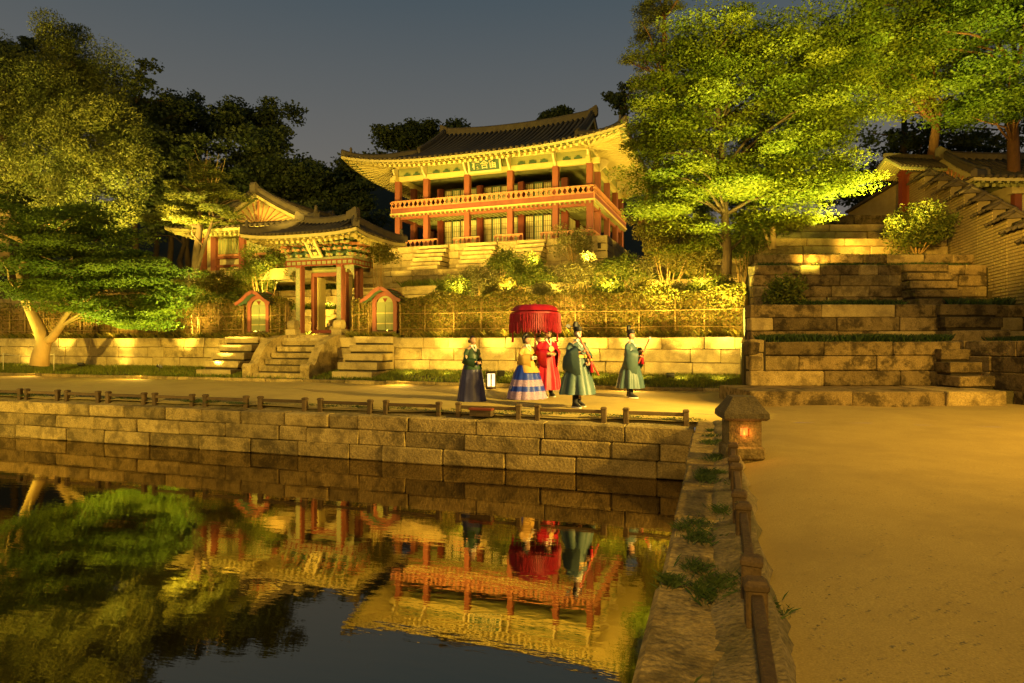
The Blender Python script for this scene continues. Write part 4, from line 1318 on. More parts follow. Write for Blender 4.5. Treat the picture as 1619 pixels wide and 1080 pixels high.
def tree(name, label, cat, base, trunk, trad, crowns, leafm, barkm, clump_r=0.6, per=120, flat=0.5, size=0.13, aspect=0.5, up=0.6, droop=0.1, shell=0.45, group=None, limbs=26, fork=None, cs=0.5):
    """trunk: world points; crowns: list of (centre, radii, clumps) in world coordinates"""
    t = thing(name, label, cat, base, 0, group)
    tm = MB()
    n = len(trunk)
    tm.tube(trunk, [trad*(1-0.75*i/(n-1)) for i in range(n)], 9)
    if fork:
        for fk, r0 in fork:
            tm.tube(fk, [r0*(1-0.6*i/(len(fk)-1)) for i in range(len(fk))], 8)
    tm.build('trunk', barkm, t, world=True, smooth=True)
    cc = np.concatenate([in_ellipsoid(c, r, k, shell) for c, r, k in crowns])
    src = [Vector(p) for p in trunk[1:]]
    if fork:
        for fk, _ in fork: src += [Vector(p) for p in fk[1:]]
    bm_ = MB()
    idx = RNG.permutation(len(cc))[:limbs]
    for i in idx:
        p = Vector(cc[i])
        best = min(src, key=lambda q: (q-p).length + max(0, q.z-p.z+0.3)*2.0)
        d = p - best
        if d.length < 0.2: continue
        m1 = best + d*0.35 + Vector((random.uniform(-.1,.1), random.uniform(-.1,.1), 0.10))*d.length
        m2 = best + d*0.7 + Vector((random.uniform(-.1,.1), random.uniform(-.1,.1), 0.08))*d.length
        r0 = min(trad*0.45, 0.02 + d.length*0.018)
        bm_.tube([best, m1, m2, p], [r0, r0*0.7, r0*0.45, r0*0.2], 5, False)
    tag(bm_.build('branches', barkm, t, world=True, smooth=True), kind='stuff')
    rr = clump_r*(0.6+0.8*RNG.random(len(cc)))
    pts = clump_cloud(cc, rr, per, flat, cs)
    v = leaf_quads(pts, size, aspect, up, None, 0, droop)
    ct = np.repeat(RNG.random(len(cc)), per)
    tint = np.clip(0.5*ct + 0.5*RNG.random(len(pts)), 0, 1)
    o = np_mesh('crown', v, quads_faces(len(pts)), leafm, t, world=True, tint=tint)
    tag(o, kind='stuff')
    return t

def wobble(p0, p1, n, amp):
    p0 = Vector(p0); p1 = Vector(p1)
    return [p0 + (p1-p0)*i/n + (Vector((random.uniform(-amp,amp), random.uniform(-amp,amp), 0)) if 0 < i < n else Vector()) for i in range(n+1)]

def CR(px, py, f, ru, rf, rz_, n):
    """crown ellipsoid centred on a direction; radii in metres"""
    c = PXY(px, py, f)
    return (c, (ru, rf, rz_), n)

# --- big maple right of the pavilion
f = 23.6
tb = PXY(1148, 436, f)
tree('maple_tree', 'tall floodlit maple with a slim dark trunk, right of the pavilion', 'tree', tb,
     [tb, PXY(1150, 400, f), PXY(1146, 340, f), PXY(1143, 270, f), PXY(1138, 200, f), PXY(1128, 130, f), PXY(1122, 60, f)], 0.19,
     [CR(1120, 75, f, 2.4, 2.4, 1.3, 30), CR(1190, 135, f-.3, 3.6, 3.2, 1.1, 46), CR(1260, 170, f-.6, 2.2, 2.4, 1.0, 26), CR(1085, 190, f, 2.2, 2.6, 1.2, 30), CR(1225, 245, f-.6, 3.1, 3.0, 1.0, 44),
      CR(1070, 280, f, 1.7, 2.2, 1.0, 24), CR(1300, 215, f-.8, 1.6, 1.8, .9, 16), CR(1170, 310, f-.4, 2.6, 2.6, .7, 28), CR(1270, 300, f-1, 1.6, 1.8, .6, 16), CR(1050, 335, f, 1.0, 1.6, .7, 11), CR(1060, 150, f+.5, 1.5, 1.6, 1.0, 16), CR(1100, 230, f+1, 2.6, 2, 2.0, 34), CR(1240, 90, f+.5, 3.4, 2.6, 1.8, 40), CR(1320, 130, f, 1.8, 2, 1.5, 18), CR(1130, 370, f+.6, 2.2, 1.2, .8, 16), CR(1210, 345, f+.3, 1.8, 1.4, .7, 14), CR(1320, 280, f-.6, 1.2, 1.5, .7, 10)],
     LF_MAPLE, BARK, 0.98, 560, 0.20, 0.105, 0.55, 0.68, 0.16, 0.5, limbs=60)
# --- trees above the right-hand wall
f = 29
tb = PX(1478, f, 6.5)
tree('maple_tree', 'broad floodlit maple behind the little red gate with an orange trunk', 'tree', tb,
     [tb, PXY(1474, 245, f), PXY(1480, 200, f), PXY(1474, 160, f), PXY(1468, 100, f), PXY(1460, 40, f)], 0.26,
     [CR(1400, 60, f-2, 3.0, 3, 1.6, 34), CR(1470, 30, f-1, 3.4, 3.2, 1.9, 42), CR(1370, 130, f-3, 1.9, 2.4, 1.3, 20), CR(1450, 130, f-1.5, 2.4, 2.6, 1.3, 26), CR(1330, 60, f-2.5, 2.0, 2.4, 1.6, 18), CR(1400, -20, f-2, 4, 3, 1.6, 26)],
     LF_MAPLE, BARK_R, 1.05, 480, 0.22, 0.125, 0.55, 0.66, 0.15, 0.5, limbs=40)
f = 26
tb = PX(1606, f, 6.0)
tree('maple_tree', 'darker leafy tree leaning over the corner hall at the right border', 'tree', tb,
     [tb, PXY(1602, 230, f), PXY(1600, 170, f), PXY(1606, 110, f), PXY(1600, 40, f)], 0.27,
     [CR(1560, 60, f-1, 3.0, 3, 1.8, 36), CR(1600, 150, f-1, 1.9, 2.4, 1.1, 20), CR(1540, 150, f, 1.8, 2.4, 1.0, 18), CR(1610, -10, f, 3.4, 3, 1.6, 26), CR(1520, 20, f, 2.6, 2.6, 1.6, 20)],
     LF_MAPLE2, BARK_R, 1.0, 440, 0.24, 0.125, 0.55, 0.66, 0.15, 0.5, limbs=36)
f = 36
tb = PX(1420, f, 7.0)
tree('oak_tree', 'dark tree with sky gaps standing far behind the red gate', 'tree', tb, wobble(tb, PXY(1430, 120, f), 5, 0.2), 0.3,
     [CR(1420, 235, f, 3.4, 2.5, 2.0, 26), CR(1500, 215, f, 3.6, 2.5, 1.9, 28), CR(1560, 235, f, 2.6, 2.5, 1.3, 18), CR(1400, 300, f-2, 1.8, 2, 1.2, 14), CR(1480, 120, f, 4.4, 2.5, 2.4, 30), CR(1330, 290, f, 2.0, 2, 1.6, 14)],
     LF_DARK, BARK, 0.9, 110, 0.45, 0.22, 0.6, 0.4, 0.1, 0.5, limbs=30)
f = 33
tb = PX(1010, f, 7.0)
tree('pine_tree', 'tall pine with layered tufts above the pavilion roof end', 'tree', tb, [tb, PXY(1040, 250, f), PXY(1050, 130, f), PXY(1050, 30, f), PXY(1055, -40, f)], 0.24,
     [CR(1050, 5, f, 1.5, 1.2, 0.5, 14), CR(1022, 50, f, 1.0, 1.0, 0.35, 10), CR(1060, 70, f, 1.4, 1.2, .5, 12), CR(1012, 95, f, 0.8, 0.9, 0.3, 9), CR(1075, -40, f, 1.8, 1.2, .7, 14), CR(1030, 130, f, .9, .9, .3, 8), CR(1035, 20, f, 1.2, 1.0, .4, 9)],
     LF_PINE, BARK_R, 0.55, 190, 0.40, 0.20, 0.16, 0.35, -0.1, 0.5, limbs=40)
f = 42
tb = PX(985, f, 7.0)
tree('oak_tree', 'small dark tree top showing behind the right end of the pavilion ridge', 'tree', tb, wobble(tb, PXY(985, 180, f), 4, 0.2), 0.2,
     [CR(985, 155, f, 1.4, 1.2, 1.0, 22)], LF_DARK, BARK, 0.5, 90, 0.6, 0.2, 0.6, 0.35, 0.0, 0.5)
# young propped tree at the head of the right terraces
f = 24.0
tb = PXY(1222, 394, f)
tr_ = tree('young_maple', 'pair of slim pale leaning trunks on the upper right terrace', 'tree', tb,
     [tb, PXY(1222, 360, f), PXY(1226, 320, f), PXY(1230, 270, f)], 0.13,
     [CR(1240, 285, f, 1.8, 1.6, .7, 18), CR(1200, 300, f, 1.3, 1.4, .6, 10)], LF_MAPLE, BARK_P, 0.7, 200, 0.3, 0.16, 0.55, 0.66, 0.15,
     fork=[([PXY(1217, 392, f), PXY(1210, 370, f), PXY(1198, 345, f), PXY(1190, 320, f)], 0.06), ([PXY(1196, 380, f+.4), PXY(1194, 355, f+.4), PXY(1192, 320, f+.4)], 0.11)])

# --- left maple over the path, pale forked trunk
f = 26.6
tb = PXY(62, 578, f)
fkp = PXY(70, 541, f)
tree('maple_tree', 'spreading maple with a pale forked trunk on the grass strip, left', 'tree', tb,
     [tb, PXY(64, 560, f), fkp, PXY(62, 520, f), PXY(50, 495, f), PXY(38, 470, f), PXY(30, 430, f), PXY(50, 390, f)], 0.36,
     [CR(60, 400, f, 2.9, 2.8, 1.5, 40), CR(150, 415, f-.6, 2.7, 2.6, 1.4, 44), CR(225, 430, f-1, 1.8, 2.0, 1.0, 28), CR(20, 350, f+1, 2.3, 2.6, 1.3, 24), CR(130, 355, f, 2.3, 2.4, .9, 22), CR(205, 490, f-1.2, 1.2, 1.4, 0.9, 22), CR(240, 505, f-1.2, .9, 1.0, .8, 12), CR(120, 470, f-.6, 1.7, 1.6, .7, 18), CR(260, 460, f-1, .9, 1.2, .6, 10), CR(40, 455, f-.5, 1.5, 1.5, .6, 12)],
     LF_MAPLE2, BARK_P, 0.9, 480, 0.24, 0.105, 0.55, 0.66, 0.18, 0.5, limbs=50,
     fork=[([fkp, PXY(82, 535, f-.1), PXY(96, 516, f-.3), PXY(110, 490, f-.4), PXY(135, 450, f-.5)], 0.20)])
# --- junipers
f = 33.5
for (lb, pxb, cr) in (('tall golden-green juniper with billowing tufts, behind the left maple', 120,
        [CR(110, 70, f, 1.5, 1.5, 1.1, 18), CR(85, 130, f, 2.0, 1.8, 1.5, 26), CR(150, 120, f, 1.7, 1.7, 1.4, 22), CR(60, 200, f, 2.2, 2.0, 1.7, 28), CR(130, 200, f-.6, 2.4, 2.0, 1.7, 34), CR(180, 190, f, 1.5, 1.6, 1.5, 20), CR(95, 270, f-.6, 2.5, 2.2, 1.7, 34), CR(165, 275, f-.8, 2.0, 1.8, 1.5, 26), CR(140, 335, f-.8, 2.4, 2.0, 1.1, 26), CR(195, 240, f, 1.1, 1.4, 1.3, 12), CR(120, 210, f+1.2, 3.0, 1.2, 4.2, 50)]),
      ('second juniper with rounded tufts at the left border', 10,
        [CR(10, 120, f+1, 2.0, 1.8, 1.6, 24), CR(-20, 200, f+1, 2.4, 2, 2.2, 26), CR(30, 180, f+.6, 1.6, 1.6, 1.5, 18), CR(0, 280, f, 2.2, 2, 1.6, 24), CR(30, 260, f, 1.5, 1.6, 1.3, 14), CR(0, 220, f+1.4, 2.6, 1.2, 3.6, 34)])):
    tb = PX(pxb, f, 5.0)
    tree('juniper_tree', lb, 'tree', tb, wobble(tb, PX(pxb-5, f, 17.0 if pxb > 50 else 14.5), 6, 0.15), 0.36, cr, LF_JUN, BARK, 0.74, 430, 0.95, 0.125, 0.38, 0.2, -0.55, 0.42, limbs=30, cs=0.24)
# --- conifer beside the hall
f = 29.0
tb = PXY(309, 428, f)
ct = tree('conifer_tree', 'layered conifer with bare twigs on top in front of the gabled hall', 'tree', tb,
     [tb, PXY(311, 395, f), PXY(316, 360, f), PXY(318, 320, f), PXY(320, 285, f), PXY(322, 255, f)], 0.19,
     [CR(315, 352, f, 1.8, 1.6, .26, 22), CR(275, 342, f, 1.1, 1.1, .25, 12), CR(352, 336, f, 1.0, 1.1, .25, 12), CR(312, 318, f, 1.5, 1.4, .24, 20), CR(340, 300, f, .9, .9, .2, 11), CR(298, 298, f, .9, .9, .2, 11), CR(322, 280, f, .8, .8, .2, 10), CR(322, 265, f, .5, .5, .18, 6), CR(250, 345, f+1, 0.9, .9, .3, 9), CR(370, 310, f, .7, .8, .2, 7)],
     LF_PINE, BARK, 0.55, 210, 0.22, 0.19, 0.2, 0.7, 0.0, 0.5, limbs=60, fork=[([PXY(313, 420, f), PXY(322, 390, f), PXY(334, 355, f), PXY(340, 330, f)], 0.11)])
tw = MB()
for i in range(26):
    a_ = Vector(PXY(322+random.uniform(-22,22), 288+random.uniform(-8,8), f))
    d = Vector((random.uniform(-.7,.7), random.uniform(-.6,.6), random.uniform(.6,1.25)))
    tw.tube([a_, a_+d*0.5+Vector((random.uniform(-.08,.08),0,0)), a_+d], [0.018,0.012,0.004], 4, False)
tag(tw.build('bare_twigs', BARK_P, ct, world=True), kind='stuff')

# --- the dark trees of the hill
DT = [('dark hill tree at the top left corner behind the junipers', 20, 95, 48, 4.2, 3.4), ('dark hill tree behind the right shoulder of the tall juniper', 215, 165, 47, 3.6, 3.6),
      ('dark hill tree with a flat spreading top above the conifer', 300, 190, 52, 4.2, 2.8), ('wide dark hill tree whose crown ends in open sky, left of centre', 395, 205, 50, 3.8, 3.0),
      ('dark hill tree low behind the gabled hall ridge', 350, 290, 44, 3.6, 2.8), ('dark hill tree between the gabled hall and the pavilion', 450, 300, 46, 3.8, 2.6),
      ('dark hill tree left of the pavilion eave corner', 530, 320, 48, 3.2, 3.0), ('dark hill tree lower left beneath the wide hill crown', 270, 265, 45, 3.4, 3.0),
      ('leafy green tree rising behind the left half of the pavilion roof', 660, 222, 50, 3.9, 2.6), ('small dark tree behind the left eave of the pavilion', 575, 275, 50, 2.4, 2.2),
      ('small dark sapling tops showing above the middle of the pavilion ridge', 880, 190, 52, 1.0, 1.0), ('dark hill tree at the left border below the skyline', 60, 150, 50, 4.0, 3.0),
      ('dense dark tree filling the slope behind the conifer', 290, 330, 42, 4.2, 3.0), ('dense dark tree at the far left behind the maple crown', 40, 320, 42, 4.0, 3.0),
      ('dark tree low on the slope behind the gate roof', 500, 365, 42, 3.4, 2.2), ('dark hill tree filling the slope between skyline and hall', 400, 265, 47, 4.4, 3.0),
      ('dark hill tree just left of the pavilion roof tip', 490, 300, 49, 3.4, 2.6), ('dark tree beneath the left eave of the pavilion', 555, 330, 47, 3.0, 2.4),
      ('dark hill tree under the skyline right of the tall juniper', 245, 225, 54, 3.6, 3.6)]
for lb, px_, py_, f_, rw_, rh_ in DT:
    c = PXY(px_, py_, f_)
    tb = Vector((c.x, c.y, min(hillz(c.x, c.y), 24) - 0.3))
    if tb.z > c.z - 1: tb.z = c.z - 4
    subs = []
    for k in range(9):
        a_ = random.uniform(0, 6.28); q = random.uniform(0.25, 0.8)
        cc_ = c + Vector((math.cos(a_)*rw_*q, math.sin(a_)*rw_*q*0.6, random.uniform(-0.55, 0.5)*rh_))
        subs.append((cc_, (rw_*0.52, rw_*0.45, rh_*0.42), 13))
    tree('hill_tree', lb, 'tree', tb, wobble(tb, c, 5, 0.25), 0.26, subs, LF_DARK, BARK, 0.85, 100, 0.55, 0.27, 0.6, 0.4, 0.05, 0.5, limbs=24)

# --- shrubs
def shrub(label, px, py, f, ru, rz_, leafm, n=16, per=210, size=0.105, stems=8, clump=0.40, flat=0.8, name='shrub', aspect=0.5, up=0.35, zbase=None):
    c = PXY(px, py, f)
    zb = c.z - rz_*1.05 if zbase is None else zbase
    base = Vector((c.x, c.y, zb))
    t = thing(name, label, 'shrub', base)
    cc = in_ellipsoid(c, (ru, ru*0.8, rz_), n, 0.5)
    st_ = MB()
    for k in range(stems):
        tip = Vector(cc[k % n])
        st_.tube([base + Vector((random.uniform(-.08,.08), random.uniform(-.08,.08), 0)), base + (tip-base)*0.5 + Vector((random.uniform(-.1,.1), random.uniform(-.1,.1), 0.05)), tip], [0.03, 0.02, 0.008], 5, False)
    tag(st_.build('stems', BRANCH, t, world=True, smooth=True), kind='stuff')
    pts = clump_cloud(cc, clump*(0.6+0.8*RNG.random(n)), per, flat)
    v = leaf_quads(pts, size, aspect, up, None, 0, 0.0)
    tag(np_mesh('foliage', v, quads_faces(len(pts)), leafm, t, world=True, tint=RNG.random(len(pts))), kind='stuff')
    return t
SH = [('bright pale shrub left of the dark bush below the pavilion', 757, 446, 26.0, 1.3, 0.5, LF_PALE, 26), ('dark dense shrub in the middle below the pavilion steps', 838, 436, 26.0, 0.95, 0.7, LF_BUSH, 22),
      ('vase-shaped pale shrub with bright bare stems below the platform corner', 917, 430, 25.6, 0.95, 0.75, LF_PALE, 20), ('green shrub right of the vase-shaped pale shrub', 985, 428, 25.4, 1.1, 0.7, LF_BUSH, 24),
      ('very bright yellow-green shrub at the hedge top beneath the platform corner', 1012, 432, 24.6, 0.5, 0.5, LF_PALE, 12), ('large golden shrub beneath the maple, left of its trunk', 1055, 395, 25.4, 1.3, 1.0, LF_GOLD, 30),
      ('yellow shrub against the foot of the maple trunk', 1105, 408, 24.6, 1.0, 0.8, LF_GOLD, 20), ('upper golden shrub beside the right flank of the platform', 1035, 352, 27.5, 1.2, 0.9, LF_GOLD, 24),
      ('tall thin leafy shrub with pink blossom in front of the pavilion low rail', 905, 378, 27.6, 0.8, 0.75, LF_PALE, 10), ('shrub with bright leaf tips below the right pavilion steps', 800, 412, 27.2, 0.8, 0.35, LF_BUSH, 18),
      ('green floodlit shrub between the gate and the gabled hall', 418, 425, 29.6, 1.5, 0.95, LF_BUSH, 34), ('golden shrub on the slope under the gabled hall', 345, 452, 30.6, 2.1, 0.6, LF_GOLD, 32),
      ('green shrub bank between the left maple and the left side door', 350, 478, 29.6, 2.2, 0.5, LF_BUSH, 32), ('round dark bush in front of the brick wall on the right', 1452, 362, 23.3, 1.12, 0.85, LF_BUSH, 40),
      ('low dark green bush at the foot of the four-course terrace wall', 1238, 462, 19.4, 0.5, 0.30, LF_BUSH, 14), ('golden bush beside the right corner of the gate roof', 600, 398, 27.6, 0.8, 0.55, LF_GOLD, 14),
      ('dark shrub between the maple trunk and the upper right terraces', 1172, 388, 27.0, 1.1, 0.9, LF_BUSH, 22), ('dark shrub on the slope right of the golden hedge shrubs', 1085, 330, 28.5, 1.5, 1.0, LF_BUSH, 28)]
ORD = ['first','second','third','fourth','fifth','sixth','seventh','eighth','ninth','tenth']
for k, px_ in enumerate((715, 795, 865, 955, 1030, 1070, 1120, 1160)):
    SH.append(('low rounded shrub just behind the hedge, %s from the right side door' % ORD[k], px_, 458 + 4*(k % 3), 25.4 - 0.25*k, 0.8, 0.36, (LF_BUSH, LF_GOLD, LF_PALE)[k % 3], 14))
for k, (lb, px_, py_, f_, ru, rz_, lm, n_) in enumerate(SH):
    p_ = (px_-809.5)/1000
    if 'just behind the hedge' in lb: Yr, zb_ = 24.4, 1.6
    elif 'low rail' in lb or 'right flank' in lb or 'on the slope right' in lb: Yr, zb_ = 28.95, 5.05
    elif px_ > 1200: Yr, zb_ = None, None
    elif px_ < 700: Yr, zb_ = f_*(CT+ST*p_), 1.6
    else: Yr, zb_ = 26.25, 3.0
    if Yr is not None:
        f2 = Yr/(CT+ST*p_); ru *= f2/f_; rz_ *= f2/f_; f_ = f2
    elif 'round dark bush' in lb: zb_ = 4.5
    shrub(lb, px_, py_, f_, ru, rz_, lm, int(n_*1.35), zbase=zb_)

# --- trellised bamboo hedge on top of the retaining wall
def hedge(label, xa, xb, seed, dens, bare):
    t = thing('bamboo_hedge', label, 'hedge', ((xa+xb)/2, 23.0, 1.6))
    L_ = xb - xa
    nP = max(2, int(L_/1.15))
    for i in range(nP+1):
        x = xa + 0.05 + (L_-0.1)*i/nP + (random.uniform(-.12,.12) if 0 < i < nP else 0)
        MB().tube([(x, 22.86, 1.6), (x+random.uniform(-.02,.02), 22.86, 2.95+random.uniform(0,.25))], 0.032, 6).build('hedge_post', BAMBOO, t, world=True, smooth=True)
    for z in (2.02, 2.62):
        m_ = MB()
        k = max(2, int(L_/2))
        m_.tube([(xa + L_*i/k, 22.82, z + random.uniform(-.03,.03)) for i in range(k+1)], 0.017, 5)
        m_.build('hedge_rail', BAMBOO, t, world=True, smooth=True)
    # brushwood canes
    n = int(L_*150)
    x = xa + L_*RNG.random(n); z1 = 2.9 + 0.35*RNG.random(n); lean = RNG.normal(size=n)*0.05
    yv = 22.93 + 0.16*RNG.random(n)
    w = 0.008 + 0.007*RNG.random(n)
    v = np.stack([np.stack([x-w, yv, np.full(n,1.6)], 1), np.stack([x+w, yv, np.full(n,1.6)], 1), np.stack([x+w+lean, yv, z1], 1), np.stack([x-w+lean, yv, z1], 1)], 1).reshape(-1,3)
    tag(np_mesh('brushwood', v, quads_faces(n), BRANCH, t, world=True), kind='stuff')
    # leaves
    n = int(L_*dens)
    px_ = xa + L_*RNG.random(n)
    keep = (np.sin(px_*1.7+seed) + np.sin(px_*0.63+seed*2) + RNG.normal(size=n)*0.9) > bare
    px_ = px_[keep]; n = len(px_)
    zz = 1.62 + 1.75*RNG.random(n)**0.75
    yy = 22.80 + 0.45*RNG.random(n)
    top = zz > 3.05
    yy[top] = 22.75 + 0.7*RNG.random(top.sum())
    zz += 0.12*np.sin(px_*2.3)*(zz-1.6)/1.7
    v = leaf_quads(np.stack([px_, yy, zz], 1), 0.092, 0.5, 0.25, None, 0, 0.1)
    tag(np_mesh('foliage', v, quads_faces(n), LF_IVY, t, world=True, tint=RNG.random(n)), kind='stuff')
hedge('leafy bamboo-trellis hedge running from the right side door to the terraces', GX+3.8, 1.0, 1, 4200, -1.6)
hedge('bamboo-trellis hedge panel between the gate and the right side door', GX+1.6, GX+2.45, 2, 3000, -2.5)
hedge('bamboo-trellis hedge panel between the left side door and the gate', GX-2.45, GX-1.6, 3, 3000, -2.5)
hedge('sparse bamboo-trellis hedge left of the left side door', GX-22, GX-3.8, 4, 2000, -0.2)
# solid dark infill so that the hedge is not see-through
for xa, xb, lb in ((GX+3.8, 1.0, 'r'), (GX-22, GX-3.8, 'l')):
    pass

# --- grass
def blades(name, pts, h, w, m, tilt=0.35, parent=None):
    n = len(pts)
    a_ = RNG.random(n)*6.283
    d = np.stack([np.cos(a_), np.sin(a_), np.zeros(n)], 1)
    s = np.stack([-np.sin(a_), np.cos(a_), np.zeros(n)], 1)
    hh = h*(0.5+RNG.random(n))
    ww = w*(0.6+0.8*RNG.random(n))
    tip = pts + np.array([0,0,1.0])*hh[:,None] + d*(hh*tilt*(0.3+RNG.random(n)*1.4))[:,None]
    mid = pts + np.array([0,0,1.0])*(hh*0.55)[:,None] + d*(hh*tilt*0.35)[:,None]
    v = np.stack([pts - s*ww[:,None], pts + s*ww[:,None], mid + s*ww[:,None]*0.8, tip], 1)
    v2 = v.reshape(-1,3)
    o = np_mesh(name, v2, quads_faces(n), m, parent, tint=RNG.random(n))
    return tag(o, kind='stuff')
n = 80000
x = -34 + 35.3*RNG.random(n); y = 19.95 + 2.05*RNG.random(n)
ok = ~((np.abs(x-GX) < 1.6) & (y > 20.0)) & ~((np.abs(np.abs(x-GX)-3.15) < 0.9) & (y > 20.25))
dn = (np.sin(x*0.9+1)*np.sin(y*2.1+x*0.4) + RNG.normal(size=n)*0.5) > -0.35
ok &= dn
x, y = x[ok], y[ok]
tag(blades('grass', np.stack([x, y, 0.09+(y-19.92)*0.128], 1), 0.10, 0.010, LF_GRASS), 'short green lawn strip at the foot of the lit wall', 'grass')
# plants along the top edge of the retaining wall
n = 16000
x = -34 + 35*RNG.random(n); y = 22.45 + 0.4*RNG.random(n)
ok = np.abs(x-GX) > 1.7
tag(blades('ground_cover', np.stack([x[ok], y[ok], np.full(ok.sum(), 1.6 - 0.12*RNG.random(ok.sum()))], 1)[(np.sin(x[ok]*2.3)+np.sin(x[ok]*0.7)+RNG.normal(size=ok.sum())*0.8) > -0.6], 0.26, 0.014, LF_IVY, 0.8), 'dark green ground cover along the top of the retaining wall', 'plants')
# grass on the right terraces
def tgrass(lb, px0, px1, f0, f1, z, n, h):
    fv = f0 + (f1-f0)*RNG.random(n); pv = px0 + (px1-px0)*RNG.random(n)
    u = (pv-809.5)/1000*fv
    keep = (np.sin(pv*0.05+z)*1.0 + RNG.normal(size=n)*0.8) > -0.5
    u, fv = u[keep], fv[keep]
    tag(blades('grass', np.stack([CT*u-ST*fv, ST*u+CT*fv, np.full(len(u), z)], 1), h, 0.012, LF_GRASSD, 0.5), lb, 'grass')
tgrass('dark grass strip on the lowest right terrace', 1200, 1500, 17.2, 18.4, 1.44, 14000, 0.20)
tgrass('dark grass at the right end of the lowest right terrace', 1560, 1660, 17.4, 18.4, 1.44, 4000, 0.16)
tgrass('dark grass strip below the four-course terrace wall', 1230, 1430, 19.2, 20.4, 2.57, 9000, 0.17)
tgrass('dark grass patch below the brick wall', 1500, 1680, 19.2, 21.5, 2.57, 8000, 0.22)
tgrass('dark grass strip above the four-course terrace wall', 1200, 1530, 21.2, 22.1, 3.96, 9000, 0.16)
tgrass('grass above the low two-course terrace wall', 1200, 1530, 22.8, 24.0, 4.51, 7000, 0.15)
# slope vegetation under the pavilion
n = 26000
x = -33 + 33*RNG.random(n); lev = RNG.integers(0, 3, n)
y = np.choose(lev, [23.4 + 1.7*RNG.random(n), 25.7+1.2*RNG.random(n), 27.4+1.0*RNG.random(n)])
z = np.choose(lev, [1.6, 3.0, 4.1])
ok = (np.abs(x-GX) > 1.4) & ((np.sin(x*1.1+lev*2)+RNG.normal(size=n)*0.7) > -0.3)
tag(blades('ground_cover', np.stack([x, y, z], 1)[ok], 0.30, 0.018, LF_BUSH, 0.6), 'rough plants on the flower terraces behind the hedge', 'plants')
# weeds on the pond edges
P_ = []
for k in range(36):
    yy = 1.3 + 11*random.random()**1.3; xx = random.choice((random.uniform(-0.16, 0.14), random.uniform(0.02, 0.30), random.uniform(-0.3,0.1)))
    m_ = random.randint(80, 320); r_ = random.uniform(0.025, 0.08)
    q = RNG.normal(size=(m_, 2))*r_
    P_.append(np.stack([xx+q[:,0], yy+q[:,1]*1.4, np.full(m_, -0.05)], 1))
for k in range(130):
    xx = random.uniform(-26, -0.3); yy = random.uniform(12.95, 13.6)
    m_ = random.randint(40, 160); r_ = random.uniform(0.05, 0.2)
    q = RNG.normal(size=(m_, 2))*r_
    P_.append(np.stack([xx+q[:,0]*1.8, np.clip(yy+q[:,1]*0.5, 12.8, 14), np.full(m_, -0.06)], 1))
tag(blades('weeds', np.concatenate(P_), 0.040, 0.0019, LF_GRASSD, 1.0), 'low weeds sprouting along the stone pond edges', 'weeds')

# scattered grit and fallen leaves on the sand
n = 5200
fv = 2.0 + 13.0*RNG.random(n)**1.2; pv = 1180 + 620*RNG.random(n)
u = (pv-809.5)/1000*fv
gp = np.stack([CT*u-ST*fv, ST*u+CT*fv, np.full(n, 0.022)], 1)
gp = gp[gp[:, 0] > 0.45]
n = len(gp)
sz = 0.004 + 0.010*RNG.random(n)**4
a_ = RNG.random(n)*6.28
off = np.stack([np.stack([np.cos(a_+k*1.571), np.sin(a_+k*1.571), np.zeros(n)], 1)*sz[:, None]*(1.0 if k % 2 else 0.7) for k in range(4)], 1)
zt = np.zeros((n, 4, 3)); zt[:, :, 2] = (sz*0.35)[:, None]
tag(np_mesh('grit', (gp[:, None, :] + off + zt).reshape(-1, 3), quads_faces(n), VERGE), 'fine grit scattered over the sand yard', 'grit', kind='stuff')

# ================================================================== LOW FENCES
def rail_section(label, a, b_, h, group):
    """two stubby posts with one squared rail"""
    a = Vector(a); b_ = Vector(b_)
    t = thing('low_fence', label, 'fence', a, 0, group)
    d = (b_-a)
    for p in (a, b_):
        q = p - a
        o = MB().box(-0.055, 0.055, -0.055, 0.055, -0.12, h).build('post', WOOD, t, bevel=0.012)
        o.location = q
        o.rotation_euler = (random.uniform(-.03,.03), random.uniform(-.03,.03), math.atan2(d.y, d.x)+random.uniform(-.08,.08))
        c = MB().box(-0.064, 0.064, -0.064, 0.064, h-0.055, h-0.012).build('post_cap', WOOD, o, bevel=0.01)
    MB().bar(Vector((0,0,h*0.62)), d + Vector((0,0,h*0.62)), 0.06, 0.075).build('rail', WOOD, t, bevel=0.008)
    return t
fx = 0.20
nm_ = ['nearest', 'second nearest', 'third nearest', 'fourth nearest']
for k, (y0, y1) in enumerate(((2.15, 3.60), (3.98, 5.27), (5.69, 6.93), (7.39, 8.35))):
    rail_section('low brown rail on the right pond edge, %s to the viewer' % nm_[k], (fx, y0, -0.03), (fx+0.01, y1, -0.03), 0.27, 'low rails on the right pond edge')
fpx = [(1085,990),(955,850),(820,725),(694,610),(585,507),(482,412),(389,325),(304,245),(228,171),(155.5,106),(91,43),(32,-30)]
ordn = ['first','second','third','fourth','fifth','sixth','seventh','eighth','ninth','tenth','eleventh','twelfth']
for k, (pa, pb) in enumerate(fpx):
    rail_section('low brown rail on the far pond wall, %s counted from the stone lantern' % ordn[k], (XY(pa, 13.02), 13.02, -0.12), (XY(pb, 13.02), 13.02, -0.12), 0.27, 'low rails on the far pond wall')
# small dark wooden box by the third rail
bx = thing('plank_box', 'small dark wooden box behind the far rail below the court lady', 'box', (XY(762, 12.93), 12.93, -0.12))
B('box_body', WOOD, bx, -0.24, 0.24, -0.12, 0.12, 0.0, 0.13); B('box_lid', RED_D, bx, -0.26, 0.26, -0.14, 0.14, 0.132, 0.17)

